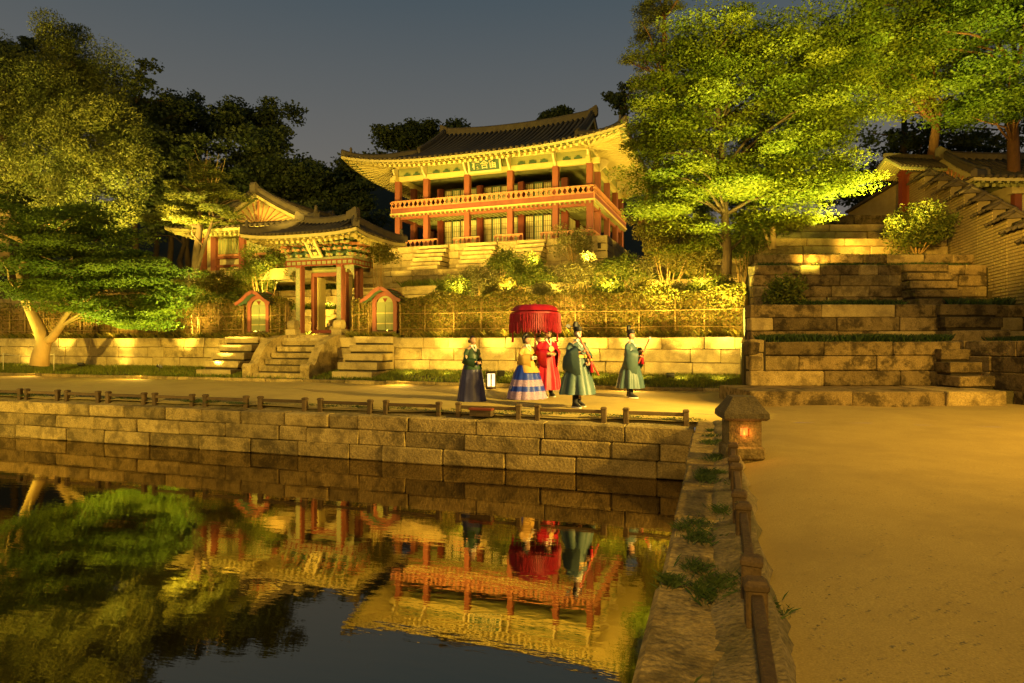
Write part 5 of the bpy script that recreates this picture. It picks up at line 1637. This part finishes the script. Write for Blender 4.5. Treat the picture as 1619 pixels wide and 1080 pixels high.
# rope barrier by the left maple
rb_ = thing('rope_barrier', 'thin rope barrier on slim posts around the left maple', 'rope barrier', (XY(85, 20.3), 20.3, 0.12))
pp = [Vector((XY(q, 20.3), 20.3, 0.12)) for q in (85, 5, -60)]
for p in pp:
    MB().tube([p, p+Vector((0.02,0,0.86))], 0.018, 6).build('barrier_post', WHITE, rb_, world=True, smooth=True)
for a_, b2 in zip(pp[:-1], pp[1:]):
    pts = [a_ + (b2-a_)*i/8 + Vector((0,0,0.82 - 0.10*math.sin(math.pi*i/8))) for i in range(9)]
    MB().tube(pts, 0.012, 5).build('rope', WHITE, rb_, world=True, smooth=True)

# ================================================================== LANTERNS AND LAMPS
STONE_CAP = mat('dark_granite', (0.13,0.11,0.08), (0.08,0.066,0.045), 4, 0.9, 0.7, 22, fine=0.3)  # darker granite for the lantern cap
sl = thing('stone_lantern', 'squat stone lantern with a small orange flame beside the pond corner', 'stone lantern', PX(1172, 8.45, 0.0), rad(12))
sl.scale = (0.82, 0.82, 0.86)
bs = MB().box(-0.30, 0.30, -0.30, 0.30, -0.05, 0.15).build('base', STONE_D, sl, bevel=0.03)
MB().box(-0.22, 0.22, -0.22, 0.22, -0.14, 0.0).build('foot', STONE_D, sl)
# fire box with a square opening on the front
fbx = MB()
fbx.box(-0.25, -0.075, -0.25, 0.25, 0.15, 0.55); fbx.box(0.075, 0.25, -0.25, 0.25, 0.15, 0.55)
fbx.box(-0.075, 0.075, -0.25, 0.25, 0.15, 0.30); fbx.box(-0.075, 0.075, -0.25, 0.25, 0.43, 0.55); fbx.box(-0.075, 0.075, 0.0, 0.25, 0.30, 0.43)
fbx.build('fire_box', STONE_D, sl)
rf_ = MB().loft([[(sx*s, sy*s, z) for sx, sy in ((-1,-1),(1,-1),(1,1),(-1,1))] for s, z in ((0.31,0.55),(0.35,0.585),(0.345,0.66),(0.235,0.80),(0.185,0.885),(0.18,0.90),(0.0,0.905))])
rf_.build('roof', STONE_CAP, sl, bevel=0.0)
ll = bpy.data.lights.new('lantern_flame', 'POINT'); ll.energy = 2.2; ll.color = (1.0, 0.32, 0.06); ll.shadow_soft_size = 0.02
llo = bpy.data.objects.new('lantern_flame', ll); COL.objects.link(llo); llo.parent = sl; llo.location = (0, -0.30, 0.36)
MB().lathe([(0.03,0.305),(0.035,0.33),(0.026,0.36),(0.01,0.40),(0.0,0.42)], (0,-0.17,0), 8).build('flame', FLAME, sl, smooth=True)
B('back_glow_plate', FLAME, sl, -0.07, 0.07, -0.12, -0.11, 0.302, 0.428)

lp = thing('paper_lantern', 'lit square paper lantern standing by the kerb behind the court lady', 'lantern', (PX(776, 19.6, 0).x, PX(776, 19.6, 0).y, 0.03), rad(25))
for sx in (-1, 1):
    for sy in (-1, 1):
        B('corner_post', WOOD, lp, sx*0.13-0.014, sx*0.13+0.014, sy*0.13-0.014, sy*0.13+0.014, 0, 0.52)
B('paper', GLOWP, lp, -0.118, 0.118, -0.118, 0.118, 0.09, 0.47)
B('base', WOOD, lp, -0.15, 0.15, -0.15, 0.15, 0.0, 0.06); B('top', WOOD, lp, -0.16, 0.16, -0.16, 0.16, 0.50, 0.54)
for sgn in (-1, 1):
    B('mullion', WOOD, lp, -0.02, 0.02, sgn*0.122-0.004, sgn*0.122+0.004, 0.09, 0.47); B('mullion', WOOD, lp, sgn*0.122-0.004, sgn*0.122+0.004, -0.02, 0.02, 0.09, 0.47)

def fixture(label, px, f, z, tgt, lit=False):
    p = PX(px, f, z)
    t = thing('floodlight', label, 'floodlight', p, 0, 'garden floodlights')
    MB().tube([(0,0,-0.05), (0,0,0.16)], 0.015, 6).build('stake', METAL, t)
    d = (Vector(tgt)-p).normalized()
    m = d.to_track_quat('Y', 'Z').to_matrix().to_4x4()
    h = MB().box(-0.13, 0.13, -0.05, 0.05, -0.09, 0.09).build('housing', METAL, t, bevel=0.012)
    h.matrix_local = Matrix.Translation((0,0,0.24)) @ m
    l_ = MB().box(-0.11, 0.11, 0.051, 0.058, -0.075, 0.075).build('lens', LENS if lit else METAL, h)
    return p + Vector((0,0,0.24)) + d*0.15
for lb, px_, f_, z_, tg in FIX:
    fixture(lb, px_, f_, z_, tg)

# ================================================================== PEOPLE
SKIN = mat('skin', (0.40,0.24,0.15), (0.36,0.21,0.13), 8, 0.5, warm=False)
HAIR = mat('black_hair', (0.012,0.010,0.009), (0.02,0.016,0.014), 20, 0.4, warm=False)
C_GREEN = mat('green_silk', (0.062,0.105,0.10), (0.042,0.075,0.072), 9, 0.45, 0.15, 40, warm=False)
C_RED = mat('red_silk', (0.42,0.010,0.026), (0.30,0.006,0.018), 9, 0.45, 0.15, 40, warm=False)
C_GOLD = mat('mustard_silk', (0.52,0.33,0.075), (0.44,0.27,0.06), 9, 0.45, 0.15, 40, warm=False)
C_BLUE = mat('blue_silk', (0.012,0.038,0.36), (0.010,0.028,0.28), 9, 0.4, 0.15, 40, warm=False)
C_NAVY = mat('navy_silk', (0.045,0.045,0.12), (0.03,0.03,0.085), 9, 0.45, 0.15, 40, warm=False)
C_DGREEN = mat('dark_green_silk', (0.022,0.055,0.022), (0.016,0.04,0.016), 9, 0.45, 0.15, 40, warm=False)
C_PINK = mat('pale_brocade_band', (0.34,0.26,0.42), (0.18,0.10,0.22), 26, 0.5, 0.1, warm=False)
C_WHITE = mat('white_cotton', (0.68,0.66,0.6), (0.6,0.58,0.52), 9, 0.7, warm=False)
C_ORANGE = mat('orange_silk', (0.52,0.19,0.04), (0.44,0.15,0.03), 9, 0.5, 0.15, 40, warm=False)
C_BLACK = mat('black_cloth', (0.016,0.016,0.018), (0.012,0.012,0.013), 12, 0.5, warm=False)
C_CRIM = mat('crimson_silk', (0.27,0.006,0.018), (0.19,0.004,0.012), 9, 0.5, 0.2, 40, warm=False)
C_STAFF = mat('red_staff', (0.50,0.10,0.06), (0.42,0.08,0.05), 12, 0.45, warm=False)

def skin_body(name, mtl, parent, chains):
    """body grown from joint chains with a skin modifier, returned as one mesh"""
    verts = []; edges = []; rr = []; roots = []
    for ch in chains:
        prev = None
        for p, r in ch:
            if isinstance(p, int):
                prev = p; continue
            verts.append(p); rr.append(r)
            i = len(verts)-1
            if prev is not None: edges.append((prev, i))
            else: roots.append(i)
            prev = i
    me = bpy.data.meshes.new('body_skeleton')
    me.from_pydata(verts, edges, [])
    o = bpy.data.objects.new('body_skeleton', me)
    COL.objects.link(o)
    md = o.modifiers.new('skin', 'SKIN')
    if not me.skin_vertices: me.skin_vertices.new()
    for i, sv in enumerate(me.skin_vertices[0].data):
        sv.radius = (rr[i], rr[i]); sv.use_root = i in roots
    sd = o.modifiers.new('sub', 'SUBSURF'); sd.levels = 1; sd.render_levels = 1
    bpy.context.view_layer.update()
    ev = o.evaluated_get(bpy.context.evaluated_depsgraph_get())
    m2 = bpy.data.meshes.new_from_object(ev)
    bpy.data.objects.remove(o)
    return m2

def hand(chains, wrist, dirv, side, down):
    """palm and five bent fingers, appended as chains"""
    w = Vector(wrist); d = Vector(dirv).normalized(); s = Vector(side).normalized(); n = Vector(down).normalized()
    chains.append([(w, 0.026), (w+d*0.05, 0.034), (w+d*0.085, 0.030)])
    for k, (o, l_) in enumerate(((-0.028,0.062), (-0.010,0.072), (0.010,0.068), (0.027,0.052))):
        b0 = w + d*0.075 + s*o
        chains.append([(b0, 0.0095), (b0+d*l_*0.5+n*0.008, 0.009), (b0+d*l_*0.75+n*0.035, 0.0075), (b0+d*l_*0.6+n*0.055, 0.0065)])
    b0 = w + d*0.03 - s*0.03
    chains.append([(b0, 0.012), (b0+d*0.03-s*0.022+n*0.01, 0.010), (b0+d*0.055-s*0.018+n*0.028, 0.008)])

def head_mesh(bm, c):
    c = Vector(c)
    r = bmesh.ops.create_uvsphere(bm, u_segments=20, v_segments=14, radius=1.0)
    for v in r['verts']:
        x, y, z = v.co
        w = 0.074*(1-0.22*max(0, -z)**1.2)          # narrower jaw
        yy = y*0.094
        if y < 0:
            yy = y*0.088
            yy -= 0.022*math.exp(-((x/0.14)**2 + ((z+0.12)/0.20)**2))           # nose
            yy += 0.010*math.exp(-(((abs(x)-0.38)/0.16)**2 + ((z-0.06)/0.12)**2))   # eye hollows
            yy -= 0.007*math.exp(-((x/0.25)**2 + ((z+0.46)/0.09)**2))           # lips
            yy -= 0.010*math.exp(-((x/0.3)**2 + ((z+0.85)/0.18)**2))            # chin
        xx = x*w
        if abs(x) > 0.85 and abs(z) < 0.28: xx += math.copysign(0.012, x)       # ears
        v.co = c + Vector((xx, yy, z*0.116))

def loft_rings(prof, n=28, fold=0.0, nf=9, phase=0.0):
    """prof rows: z, rx, ry, cx, cy, foldscale"""
    rings = []
    for (z, rx, ry, cx_, cy_, fs) in prof:
        ring = []
        for k in range(n):
            a_ = 2*math.pi*k/n
            m_ = 1 + fold*fs*(math.sin(a_*nf+phase+0.8*math.sin(a_*2+phase)) + 0.5*math.sin(a_*(nf//2)+phase*2+1+z*2) + 0.35*math.sin(a_*(nf*2-1)+phase*3))
            ring.append((cx_+rx*m_*math.cos(a_), cy_+ry*m_*math.sin(a_), z))
        rings.append(ring)
    return rings

def sleeve(t, sh, el, wr, r0, r1, hang, mtl, name='sleeve'):
    """wide hanging sleeve from the shoulder over the elbow to the wrist"""
    sh, el, wr = Vector(sh), Vector(el), Vector(wr)
    b = MB()
    path = [sh, sh*0.5+el*0.5, el, el*0.5+wr*0.5, wr]
    rr_ = [r0, r0*1.02, r1*0.9, r1, r1]
    hg = [0, 0.02, hang*0.5, hang, hang]
    rings = []
    n = 14
    for i, p in enumerate(path):
        d = (path[min(i+1,4)] - path[max(i-1,0)]).normalized()
        a_ = d.cross(Vector((0,0,1)))
        if a_.length < 0.05: a_ = Vector((1,0,0))
        a_.normalize(); u = a_.cross(d).normalized()
        ring = []
        for k in range(n):
            q = 2*math.pi*k/n
            c_, s_ = math.cos(q), math.sin(q)
            off = a_*c_*rr_[i]*0.75 + u*s_*rr_[i]
            if s_ < 0: off += Vector((0,0,-hg[i]*(-s_)))
            ring.append(p + off)
        rings.append(ring)
    b.loft(rings, True, False)
    return b.build(name, mtl, t, smooth=True)

def person(label, loc, face, pose):
    """local frame: faces -y"""
    t = thing('person', label, 'person', loc, face)
    H = pose.get('h', 1.72)/1.72
    ch = []
    sp = 0.10
    ch.append([((0,0,0.93), 0.13), ((0,0.0,1.10), 0.12), ((0,-0.01,1.28), 0.14), ((0,0.0,1.42), 0.085), ((0,-0.005,1.50), 0.052), ((0,-0.01,1.56), 0.05)])
    st = pose.get('stride', 0.0)
    for sx in (-1, 1):
        ch.append([(0, 0), ((sx*sp,0,0.90), 0.10), ((sx*(sp+.005),-0.03+sx*st*0.5,0.50), 0.062), ((sx*(sp+.01),0.02+sx*st,0.10), 0.042), ((sx*(sp+.02),-0.04+sx*st,0.05), 0.040), ((sx*(sp+.03),-0.14+sx*st,0.035), 0.030)])
    arms = pose['arms']
    for sx, (el, wr) in zip((-1, 1), arms):
        ch.append([(3, 0), ((sx*0.17,0.0,1.40), 0.06), (el, 0.043), (wr, 0.027)])
    hd = []
    for sx, (el, wr) in zip((-1, 1), arms):
        d = (Vector(wr)-Vector(el)).normalized()
        hand(hd, wr, d, Vector((0,0,1)).cross(d) if abs(d.z) < 0.9 else (1,0,0), Vector((-sx*0.7,0.2,-0.6)))
    m2 = skin_body('body', SKIN, t, ch + hd)
    bm = bmesh.new(); bm.from_mesh(m2)
    head_mesh(bm, (0, -0.02, 1.645))
    bm.to_mesh(m2); bm.free()
    m2.materials.clear(); m2.materials.append(SKIN)
    m2.polygons.foreach_set('use_smooth', [True]*len(m2.polygons))
    m2.name = 'body'
    body = link(bpy.data.objects.new('body', m2), t)
    # face details
    fm = MB()
    for sx in (-1, 1):
        fm.lathe([(0.0,-0.008),(0.011,0.0),(0.0,0.008)], (sx*0.028, -0.102, 1.652), 8)
        fm.bar((sx*0.015, -0.103, 1.674), (sx*0.045, -0.096, 1.676), 0.006, 0.007)
    fm.build('eyes', HAIR, t)
    MB().bar((-0.02,-0.110,1.592), (0.02,-0.110,1.592), 0.008, 0.009).build('lips', mat_lips, t)
    # hair cap
    hb = bmesh.new()
    r = bmesh.ops.create_uvsphere(hb, u_segments=18, v_segments=12, radius=1.0)
    for v in r['verts']:
        x, y, z = v.co
        v.co = Vector((x*0.082, y*0.102, z*0.122)) + Vector((0, -0.008, 1.655))
    kill = [v for v in hb.verts if v.co.y < -0.045 and v.co.z < 1.705 or v.co.z < 1.59]
    bmesh.ops.delete(hb, geom=kill, context='VERTS')
    hm = bpy.data.meshes.new('hair'); hb.to_mesh(hm); hb.free(); hm.materials.append(HAIR)
    link(bpy.data.objects.new('hair', hm), t)
    t.scale = (H, H, H)
    return t
mat_lips = mat('lips', (0.40,0.12,0.10), (0.36,0.10,0.08), 9, 0.5, warm=False)

def collar(t, m):
    b = MB()
    for sx in (-1, 1):
        b.bar((sx*0.075, -0.02, 1.50), (sx*0.005, -0.145, 1.34), 0.03, 0.045, (0,-1,0.3))
    b.bar((-0.075, 0.0, 1.50), (0.075, 0.0, 1.50), 0.10, 0.05)
    return b.build('collar', m, t)

def shoes(t, st, m=C_BLACK, top=0.30):
    for sx in (-1, 1):
        y = sx*st
        MB().loft([[(sx*0.11+0.062*math.cos(a), y+0.02+0.062*math.sin(a), top) for a in np.linspace(0, 2*math.pi, 12, False)],
                   [(sx*0.115+0.055*math.cos(a), y+0.02+0.06*math.sin(a), 0.12) for a in np.linspace(0, 2*math.pi, 12, False)],
                   [(sx*0.125+0.055*math.cos(a), y-0.04+0.135*math.sin(a), 0.06) for a in np.linspace(0, 2*math.pi, 12, False)],
                   [(sx*0.125+0.058*math.cos(a), y-0.045+0.145*math.sin(a), 0.0) for a in np.linspace(0, 2*math.pi, 12, False)]]).build('boot', m, t, smooth=True)
        MB().loft([[(sx*0.125+0.062*math.cos(a), y-0.045+0.150*math.sin(a), z) for a in np.linspace(0, 2*math.pi, 12, False)] for z in (0.0, 0.028)]).build('sole', C_WHITE, t)

def robe(t, m, hem, flare, ph=0.0, waist=0.2):
    prof = [(1.475, 0.075, 0.065, 0, 0, 0), (1.45, 0.13, 0.09, 0, 0, 0), (1.40, 0.205, 0.125, 0, 0, 0.1), (1.28, 0.225, 0.155, 0, -0.01, 0.2), (1.10, waist, 0.165, 0, -0.01, 0.3), (0.95, waist*1.08, 0.18, 0, -0.01, 0.5),
            (0.70, flare*0.78, flare*0.66, 0, 0, 0.8), (0.48, flare*0.92, flare*0.80, 0, 0, 1.0), (hem, flare, flare*0.9, 0, 0, 1.2)]
    b = MB(); b.loft(loft_rings(prof, 64, 0.075, 9, ph), True, False)
    return b.build('robe', m, t, smooth=True)

def scholar_hat(t, wings=True):
    b = MB()
    b.loft(loft_rings([(1.70,0.088,0.108,0,-0.012,0),(1.73,0.092,0.112,0,-0.010,0),(1.79,0.088,0.105,0,0.0,0),(1.80,0.07,0.075,0,0.03,0)], 18))
    b.loft(loft_rings([(1.76,0.075,0.05,0,0.05,0),(1.84,0.078,0.05,0,0.055,0),(1.90,0.06,0.045,0,0.05,0),(1.915,0.03,0.03,0,0.05,0)], 14))
    if wings:
        for sx in (-1, 1):
            b.add([(sx*0.07,0.10,1.80),(sx*0.14,0.13,1.86),(sx*0.20,0.14,1.85),(sx*0.23,0.14,1.80),(sx*0.18,0.13,1.765),(sx*0.10,0.11,1.77)], [(0,1,2,3,4,5)])
            b.add([(sx*0.07,0.106,1.80),(sx*0.14,0.136,1.86),(sx*0.20,0.146,1.85),(sx*0.23,0.146,1.80),(sx*0.18,0.136,1.765),(sx*0.10,0.116,1.77)], [(5,4,3,2,1,0)])
    return b.build('hat', C_BLACK, t, smooth=False)

def belt(t, m, z, rx, ry):
    b = MB(); b.loft(loft_rings([(z-0.035, rx, ry, 0, -0.015, 0), (z+0.035, rx, ry, 0, -0.015, 0)], 30), True, False)
    o = b.build('belt', m, t)
    return o

# officer in green nearest the pond, staff across the chest
p1 = person('man in green robe and black hat nearest the pond, staff across chest', PX(913, 14.45, 0.0), TH+rad(38),
            dict(h=1.76, stride=0.06, arms=[((-0.27,0.02,1.16), (-0.10,-0.24,1.24)), ((0.28,0.0,1.14), (0.12,-0.22,1.02))]))
robe(p1, C_GREEN, 0.30, 0.42, 0.3); collar(p1, C_WHITE); scholar_hat(p1); shoes(p1, 0.06)
sleeve(p1, (-0.15,0,1.40), (-0.30,0.03,1.14), (-0.13,-0.20,1.22), 0.10, 0.15, 0.42, C_GREEN); sleeve(p1, (0.15,0,1.40), (0.31,0.0,1.12), (0.15,-0.18,1.03), 0.10, 0.15, 0.34, C_GREEN)
belt(p1, C_GOLD, 1.14, 0.225, 0.185)
# officer on the right
p2 = person('man in a green robe standing rightmost, holding a red staff upright', PX(997, 16.9, 0.0), TH+rad(58),
            dict(h=1.74, stride=0.07, arms=[((-0.26,0.0,1.15), (-0.08,-0.26,1.10)), ((0.26,-0.02,1.15), (0.05,-0.28,1.24))]))
robe(p2, C_GREEN, 0.26, 0.38, 1.6); collar(p2, C_WHITE); scholar_hat(p2, False); shoes(p2, 0.07)
sleeve(p2, (-0.15,0,1.40), (-0.28,0.0,1.13), (-0.11,-0.22,1.09), 0.10, 0.15, 0.40, C_GREEN); sleeve(p2, (0.15,0,1.40), (0.28,-0.02,1.13), (0.09,-0.23,1.20), 0.10, 0.14, 0.30, C_GREEN)
belt(p2, C_BLACK, 1.14, 0.225, 0.185)
# king in red
p3 = person('bearded man in a long red robe with a jewelled belt under the parasol', PX(866, 17.1, 0.0), TH+rad(24),
            dict(h=1.78, stride=0.03, arms=[((-0.28,0.02,1.16), (-0.08,-0.24,1.12)), ((0.28,0.02,1.16), (0.08,-0.24,1.12))]))
robe(p3, C_RED, 0.20, 0.36, 2.2, 0.22); collar(p3, C_WHITE); shoes(p3, 0.03)
sleeve(p3, (-0.15,0,1.40), (-0.30,0.03,1.15), (-0.10,-0.21,1.12), 0.105, 0.13, 0.25, C_RED); sleeve(p3, (0.15,0,1.40), (0.30,0.03,1.15), (0.10,-0.21,1.12), 0.105, 0.13, 0.25, C_RED)
b = MB(); b.loft(loft_rings([(1.70,0.088,0.108,0,-0.012,0),(1.74,0.092,0.112,0,-0.010,0),(1.80,0.086,0.10,0,0.0,0),(1.81,0.07,0.07,0,0.03,0)], 18)); b.loft(loft_rings([(1.78,0.075,0.05,0,0.05,0),(1.86,0.07,0.045,0,0.055,0),(1.90,0.05,0.04,0,0.05,0)], 14))
for sx in (-1, 1): b.add([(sx*0.02,0.10,1.80),(sx*0.06,0.10,1.80),(sx*0.075,0.09,1.93),(sx*0.05,0.085,1.98),(sx*0.02,0.09,1.93)], [(0,1,2,3,4)])
b.build('hat', C_BLACK, p3)
belt(p3, C_GOLD, 1.12, 0.242, 0.19)
MB().lathe([(0.0,-0.006),(0.075,-0.004),(0.075,0.004),(0.0,0.006)], (0,0,0), 16).build('gold_emblem', C_GOLD, p3).matrix_local = Matrix.Translation((0.0,-0.205,1.26)) @ Matrix.Rotation(rad(82), 4, 'X')
MB().loft(loft_rings([(1.575,0.035,0.02,0,-0.085,0),(1.54,0.03,0.018,0,-0.085,0),(1.48,0.008,0.008,0,-0.075,0)], 10)).build('beard', HAIR, p3, smooth=True)
# queen
p4 = person('woman in a mustard jacket over a wide blue skirt with pale brocade bands', PX(833, 16.75, 0.0), TH+rad(42),
            dict(h=1.60, arms=[((-0.25,0.0,1.14), (-0.05,-0.27,1.16)), ((0.25,0.0,1.14), (0.05,-0.27,1.16))]))
def skirt(t, rows, n=52, fold=0.04, nf=13):
    """rows: (z, r, material of the band above this ring's predecessor)"""
    for i in range(len(rows)-1):
        (z0, r0, m), (z1, r1, _) = rows[i], rows[i+1]
        b = MB(); b.loft(loft_rings([(z0, r0, r0*0.94, 0, 0.01, 0.3+i*0.18), (z1, r1, r1*0.94, 0, 0.01, 0.3+(i+1)*0.18)], n, fold, nf), True, False)
        b.build('skirt_band' if i else 'skirt', m, t, smooth=True)
skirt(p4, [(1.12, 0.17, C_BLUE), (0.95, 0.26, C_BLUE), (0.72, 0.37, C_BLUE), (0.54, 0.43, C_PINK), (0.36, 0.49, C_BLUE), (0.22, 0.53, C_PINK), (0.0, 0.575, C_PINK)])
b = MB(); b.loft(loft_rings([(1.475,0.07,0.06,0,0,0),(1.45,0.12,0.085,0,0,0),(1.39,0.185,0.115,0,0,0.1),(1.25,0.20,0.15,0,-0.01,0.2),(1.08,0.205,0.165,0,-0.01,0.3),(0.90,0.27,0.25,0,-0.03,0.5),(0.74,0.30,0.31,0,-0.10,0.6)], 40, 0.03, 7), True, False)
b.build('jacket', C_GOLD, p4, smooth=True); collar(p4, C_WHITE)
sleeve(p4, (-0.14,0,1.39), (-0.27,0.02,1.13), (-0.07,-0.24,1.15), 0.09, 0.12, 0.16, C_GOLD); sleeve(p4, (0.14,0,1.39), (0.27,0.02,1.13), (0.07,-0.24,1.15), 0.09, 0.12, 0.16, C_GOLD)
MB().box(-0.09, 0.09, -0.33, -0.27, 1.10, 1.20).build('hand_cloth', C_WHITE, p4, bevel=0.02)
b = MB()
b.tube([(-0.09,0.02,1.63),(-0.10,0.05,1.72),(-0.06,0.03,1.79),(0.0,0.0,1.81),(0.06,0.03,1.79),(0.10,0.05,1.72),(0.09,0.02,1.63)], 0.045, 8); b.lathe([(0.05,-0.05),(0.06,0.0),(0.04,0.06)], (0,0.10,1.60), 10); b.lathe([(0.05,0),(0.045,0.04),(0.02,0.05)], (0,0.02,1.83), 10)
b.build('hair_braids', HAIR, p4, smooth=True)
# court lady
p5 = person('woman in a dark green jacket and navy skirt standing leftmost', PX(747, 16.0, 0.0), TH+rad(40),
            dict(h=1.60, arms=[((-0.24,0.0,1.12), (-0.05,-0.25,1.06)), ((0.24,0.0,1.12), (0.06,-0.25,1.06))]))
skirt(p5, [(1.16, 0.165, C_NAVY), (0.95, 0.24, C_NAVY), (0.6, 0.32, C_NAVY), (0.0, 0.40, C_NAVY)], 48, 0.05, 11)
b = MB(); b.loft(loft_rings([(1.475,0.07,0.06,0,0,0),(1.45,0.12,0.085,0,0,0),(1.39,0.18,0.115,0,0,0.1),(1.25,0.195,0.145,0,-0.01,0.2),(1.05,0.205,0.165,0,-0.01,0.3),(0.86,0.27,0.25,0,-0.01,0.5)], 40, 0.03, 7), True, False)
b.build('jacket', C_DGREEN, p5, smooth=True); collar(p5, C_WHITE)
sleeve(p5, (-0.14,0,1.39), (-0.26,0.02,1.11), (-0.07,-0.22,1.06), 0.085, 0.09, 0.08, C_DGREEN); sleeve(p5, (0.14,0,1.39), (0.26,0.02,1.11), (0.08,-0.22,1.06), 0.085, 0.09, 0.08, C_DGREEN)
MB().lathe([(0.05,-0.05),(0.07,0.0),(0.045,0.05)], (0,0.10,1.62), 10).build('hair_bun', HAIR, p5, smooth=True)
# parasol bearer, mostly hidden behind the couple
p6 = person('person in an orange robe half hidden behind the couple, holding the parasol', PX(852, 17.75, 0.0), TH+rad(20),
            dict(h=1.62, arms=[((-0.24,-0.02,1.14), (-0.04,-0.30,1.20)), ((0.24,-0.02,1.14), (0.04,-0.30,1.30))]))
robe(p6, C_ORANGE, 0.24, 0.30, 0.9); collar(p6, C_WHITE); shoes(p6, 0.0)
sleeve(p6, (-0.15,0,1.40), (-0.27,0.0,1.13), (-0.06,-0.26,1.20), 0.095, 0.10, 0.10, C_ORANGE); sleeve(p6, (0.15,0,1.40), (0.27,0.0,1.13), (0.06,-0.26,1.29), 0.095, 0.10, 0.10, C_ORANGE)

# staffs
def staff(label, person_o, a, b_, tas):
    m = Matrix.Translation(person_o.location) @ Matrix.Rotation(person_o.rotation_euler.z, 4, 'Z') @ Matrix.Diagonal((person_o.scale[0],)*3 + (1,))
    A = m @ Vector(a); Bp = m @ Vector(b_)
    t = thing('staff', label, 'staff', A)
    MB().tube([A, Bp], [0.02, 0.024], 8).build('shaft', C_STAFF, t, world=True, smooth=True)
    MB().tube([A, A+(Bp-A)*0.10], 0.030, 8).build('tip', C_WHITE, t, world=True, smooth=True)
    MB().tube([A+(Bp-A)*0.62, A+(Bp-A)*0.66], 0.034, 8).build('binding', C_GOLD, t, world=True, smooth=True)
    MB().lathe([(0.012,0.0),(0.03,-0.06),(0.045,-0.26),(0.0,-0.27)], A+(Bp-A)*0.66, 8).build('tassel', C_RED, t, world=True, smooth=True)
staff('red staff held slantwise by the man in green nearest the pond', p1, (-0.28,-0.28,1.66), (0.36,-0.30,0.72), True)
staff('red staff held by the rightmost man in green', p2, (0.22,-0.46,1.60), (-0.12,-0.26,0.92), True)

# parasol
pc = PX(846, 17.35, 0.0)
ps_ = thing('parasol', 'crimson drum-shaped royal parasol with tiers of tassels above the couple', 'parasol', pc)
ps_.scale = (0.93, 0.93, 1.0)
n = 36
def pring(z, r, sc=0.0): return [(r*(1+sc*math.cos(9*2*math.pi*k/n))*math.cos(2*math.pi*k/n), r*(1+sc*math.cos(9*2*math.pi*k/n))*math.sin(2*math.pi*k/n), z) for k in range(n)]
b = MB(); b.loft([pring(2.50, 0.02), pring(2.505, 0.35, .02), pring(2.49, 0.50, .03), pring(2.42, 0.62, .04), pring(2.33, 0.69, .05)], True, False); b.build('canopy', C_CRIM, ps_, smooth=True)
b = MB(); b.loft([pring(2.30, 0.69, .02), pring(2.10, 0.70, .03), pring(1.88, 0.70, .035)], True, False); b.build('valance', C_CRIM, ps_, smooth=True)
for tier, (zt, rt_, ln) in enumerate(((2.26, 0.725, 0.26), (2.04, 0.735, 0.30))):
    ts = MB()
    for k in range(90):
        a_ = 2*math.pi*k/90
        r_ = rt_ + random.uniform(-.012,.012)
        l_ = ln*(0.8+0.3*random.random())
        ts.tube([(r_*math.cos(a_), r_*math.sin(a_), zt), ((r_+.01)*math.cos(a_), (r_+.01)*math.sin(a_), zt-l_*0.4), ((r_+.012)*math.cos(a_+.01), (r_+.012)*math.sin(a_+.01), zt-l_)], [0.012,0.022,0.016], 5)
    tag(ts.build('tassel_fringe', C_CRIM, ps_), kind='stuff')
MB().tube([(0.0,0.0,0.55), (0,0,2.55)], 0.02, 8).build('pole', C_STAFF, ps_, smooth=True)
for a_ in (0.4, 1.7, 3.4, 4.6):
    MB().tube([(0.66*math.cos(a_), 0.66*math.sin(a_), 1.82), (0.66*math.cos(a_), 0.66*math.sin(a_), 1.48)], [0.014, 0.035], 7).build('long_tassel', C_CRIM, ps_, smooth=True)
